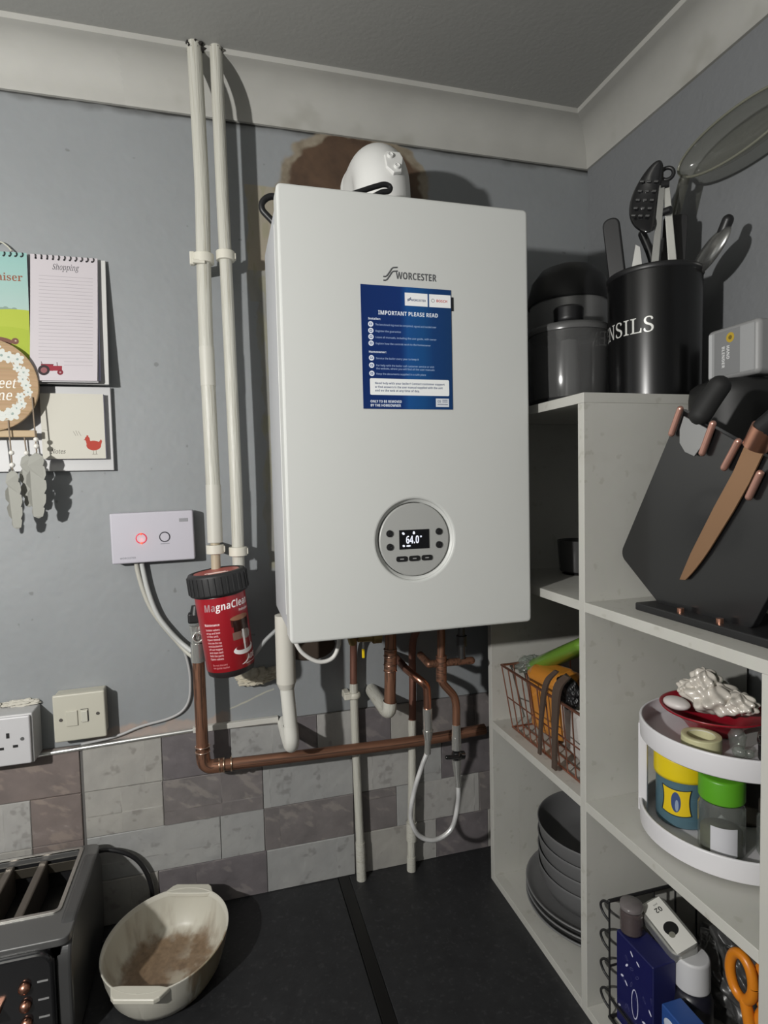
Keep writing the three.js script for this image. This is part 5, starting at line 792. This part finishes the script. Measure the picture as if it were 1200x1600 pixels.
  const bb = thing('black_bottle', 'black bottle between the green carton and the panel', 'bottle', [0.712, S3, 0.53]); mesh('body', lathe([[0, 0], [0.019, 0], [0.02, 0.004], [0.02, 0.2], [0.009, 0.22], [0.009, 0.245], [0, 0.245]], 32), black, bb); mesh('cap', lathe([[0, 0.245], [0.0105, 0.245], [0.0105, 0.26], [0, 0.261]], 24), blackGloss, bb);
  const wc = thing('white_carton', 'small white carton low on the turntable at the right', 'carton', [0.602, inTray, 0.638]); mesh('carton', box(0.026, 0.045, 0.026, 0, 0.0225, 0, 0.0015), M([0.58, 0.58, 0.55], 0.6), wc);
}
// ------------------------------------------------------------------ black wire basket, lower-right cell
{
  const t = thing('wire_basket', 'black wire basket crammed with bottles in the lower-right cell', 'basket', [0, S4, 0]);
  const x0 = 0.45, x1 = 0.69, z0 = 0.468, z1 = 0.725, h = 0.186, wm = black;
  const seg = (a, b, r) => capped([a, [(a[0] + b[0]) / 2, (a[1] + b[1]) / 2, (a[2] + b[2]) / 2], b], r, 6, 8);
  const sq = (y, r) => [seg([x0, y, z0], [x1, y, z0], r), seg([x1, y, z0], [x1, y, z1], r), seg([x1, y, z1], [x0, y, z1], r), seg([x0, y, z1], [x0, y, z0], r)];
  mesh('rim', sq(h, 0.0026).slice(0, 3), wm, t); mesh('front_ring', [seg([x0, 0.035, z0], [x0, 0.035, z1], 0.002)], wm, t); mesh('base_ring', sq(0.003, 0.0026), wm, t); mesh('middle_ring', sq(h * 0.45, 0.0016).slice(0, 3), wm, t);
  for (let i = 0; i <= 6; i++) { const x = mix(x0, x1, i / 6); mesh('wire', seg([x, 0.003, z0], [x, h, z0], 0.0015), wm, t); mesh('wire', seg([x, 0.003, z1], [x, h, z1], 0.0015), wm, t); }
  for (let i = 1; i < 6; i++) { const z = mix(z0, z1, i / 6); mesh('wire', seg([x0, 0.003, z], [x0, 0.035, z], 0.0015), wm, t); mesh('wire', seg([x1, 0.003, z], [x1, h, z], 0.0015), wm, t); mesh('wire', seg([x0, 0.003, z], [x1, 0.003, z], 0.0015), wm, t); }
  for (let i = 0; i < 4; i++) { const y = h - 0.018 - i * 0.046; mesh('side_loop', tube([[x0, y + 0.014, z0], [x0 - 0.002, y + 0.012, z0 - 0.01], [x0 - 0.003, y + 0.002, z0 - 0.017], [x0 - 0.002, y - 0.008, z0 - 0.012], [x0, y - 0.014, z0]], 0.0019, 24, 8), wm, t); }
  const flor = canvasTex(512, 700, (g, w, h2) => { g.fillStyle = '#14164e'; g.fillRect(0, 0, w, h2); g.strokeStyle = '#c9cbe2'; g.fillStyle = '#d5d6ea'; for (let i = 0; i < 26; i++) { const x = hash(i, 41) * w, y = hash(i, 42) * h2; g.beginPath(); g.ellipse(x, y, 9, 24, hash(i, 43) * 3, 0, 7); i % 2 ? g.fill() : g.stroke(); } g.lineWidth = 9; g.beginPath(); g.ellipse(270, 420, 45, 110, 0, 0, 7); g.stroke(); });
  const bx = thing('blue_carton', 'dark blue carton printed with pale petals at the basket front', 'carton', [0.478, S4 + 0.0055, 0.512]); bx.rotation.y = 0.03;
  mesh('carton', box(0.04, 0.14, 0.075, 0, 0.07, 0, 0.002), M([0.012, 0.014, 0.08], 0.45), bx); mesh('print', plane(0.072, 0.136).rotateY(-Math.PI / 2).translate(-0.0204, 0.07, 0), new THREE.MeshStandardMaterial({ map: flor, roughness: 0.45 }), bx);
  const b2 = thing('blue_box', 'mid-blue printed carton beside the dark blue one', 'carton', [0.474, S4 + 0.0055, 0.592]); mesh('carton', box(0.032, 0.105, 0.05, 0, 0.0525, 0, 0.002), M([0.02, 0.07, 0.26], 0.45), b2);
  mesh('print', [new THREE.SphereGeometry(0.018, 20, 14).scale(0.06, 1.4, 1).translate(-0.0163, 0.05, 0.0), new THREE.SphereGeometry(0.01, 16, 12).scale(0.08, 1, 1.2).translate(-0.0163, 0.085, -0.008)], M([0.5, 0.55, 0.65], 0.5), b2);
  const jr = thing('glass_jar', 'small smoky glass jar standing on the dark blue carton', 'jar', [0.474, S4 + 0.1458, 0.487]);
  mesh('glass', lathe([[0, 0.002], [0.0145, 0.002], [0.016, 0.005], [0.016, 0.032], [0.014, 0.037]], 36), P([0.3, 0.24, 0.24], 0.1, 0, { transmission: 0.75, thickness: 0, side: THREE.DoubleSide }), jr); mesh('lid', lathe([[0, 0.037], [0.0155, 0.037], [0.0162, 0.039], [0.0155, 0.046], [0, 0.047]], 32), P([0.3, 0.27, 0.27], 0.12, 0, { transmission: 0.5, thickness: 0 }), jr);
  mesh('contents', lathe([[0, 0.003], [0.013, 0.003], [0.013, 0.014], [0, 0.015]], 28), M([0.05, 0.02, 0.02], 0.6), jr);
  const lb = canvasTex(700, 300, (g, w, h2) => { g.fillStyle = '#d9d8d2'; g.fillRect(0, 0, w, h2); g.fillStyle = '#202020'; g.save(); g.translate(110, 70); g.rotate(Math.PI / 2); g.font = 'bold 92px sans-serif'; g.fillText('02', 0, 0); g.font = '30px sans-serif'; g.fillText('pack', 10, 50); g.restore(); g.beginPath(); g.arc(410, 150, 92, 0, 7); g.fill(); g.fillStyle = '#7b7b70'; g.beginPath(); g.arc(480, 190, 40, 0, 7); g.fill(); });
  const cp = thing('silver_pack', 'silver pack with a black lens-shaped window lying across the basket', 'packet', [0.51, S4 + 0.172, 0.52]); cp.rotation.set(0.26, 0.05, 0.3);
  mesh('pack', extrude(rrect(0.038, 0.074, 0.012), 0.016, 0.003).rotateX(Math.PI / 2), M([0.5, 0.5, 0.47], 0.25, 0.7), cp); mesh('print', plane(0.073, 0.034).rotateX(-Math.PI / 2).rotateY(-Math.PI / 2).translate(0, 0.0034, 0), new THREE.MeshStandardMaterial({ map: lb, roughness: 0.35 }), cp);
  const bt = thing('white_cap_bottle', 'dark bottle with a broad white cap in the wire basket', 'bottle', [0.522, S4 + 0.0055, 0.553]); 
  mesh('body', lathe([[0, 0], [0.024, 0], [0.027, 0.004], [0.027, 0.088], [0.02, 0.103], [0, 0.103]], 40), M([0.012, 0.012, 0.02], 0.35), bt); mesh('cap', lathe([[0, 0.103], [0.0225, 0.103], [0.0235, 0.106], [0.0232, 0.143], [0.0222, 0.1462], [0.0205, 0.147], [0.0204, 0.147], [0, 0.1475]], 40), M([0.55, 0.55, 0.56], 0.45), bt, 'broad white cap');
  const dk = thing('grey_bag', 'crumpled grey plastic bag at the back of the wire basket', 'bag', [0.62, S4 + 0.09, 0.545]); mesh('bag', blob(0.058, 0.5, 2.6, 5, 0.9, 1.2, 1.1, 4), P([0.05, 0.05, 0.05], 0.3, 0, { clearcoat: 0.4 }), dk);
  const br = thing('brown_packet', 'brown packet behind the white-capped bottle', 'packet', [0.585, S4 + 0.06, 0.667]); mesh('wrapper', blob(0.045, 0.3, 2, 4, 0.9, 1.25, 0.8, 14), P([0.07, 0.05, 0.03], 0.4, 0, {}), br);
  const sc = thing('orange_scissors', 'orange-handled scissors upright at the right of the basket', 'scissors', [0.5, S4 + 0.0055, 0.666]);
  const lp = (o, z) => { const pts = []; for (let i = 0; i <= 24; i++) { const a = i / 24 * Math.PI * 2; pts.push([o, 0.205 + Math.sin(a) * 0.027, z + Math.cos(a) * 0.0165]); } return tube(pts, 0.0062, 60, 10); };
  const om = M([0.62, 0.2, 0.012], 0.35);
  mesh('handle', [lp(0, -0.012), capped([[0, 0.178, -0.006], [0, 0.155, 0.0], [0, 0.14, 0.003]], 0.007, 16)], om, sc, 'orange handle loop'); mesh('handle', [lp(0.012, 0.015), capped([[0.012, 0.178, 0.01], [0.008, 0.155, 0.002], [0.006, 0.14, -0.002]], 0.007, 16)], om, sc, 'orange handle loop'); mesh('blade', [extrude(poly([[-0.008, 0.145], [0.008, 0.145], [0.003, 0.0], [-0.003, 0.0]]), 0.002, 0.0003).rotateY(Math.PI / 2)], steel, sc);
}

renderer.render(scene, camera);
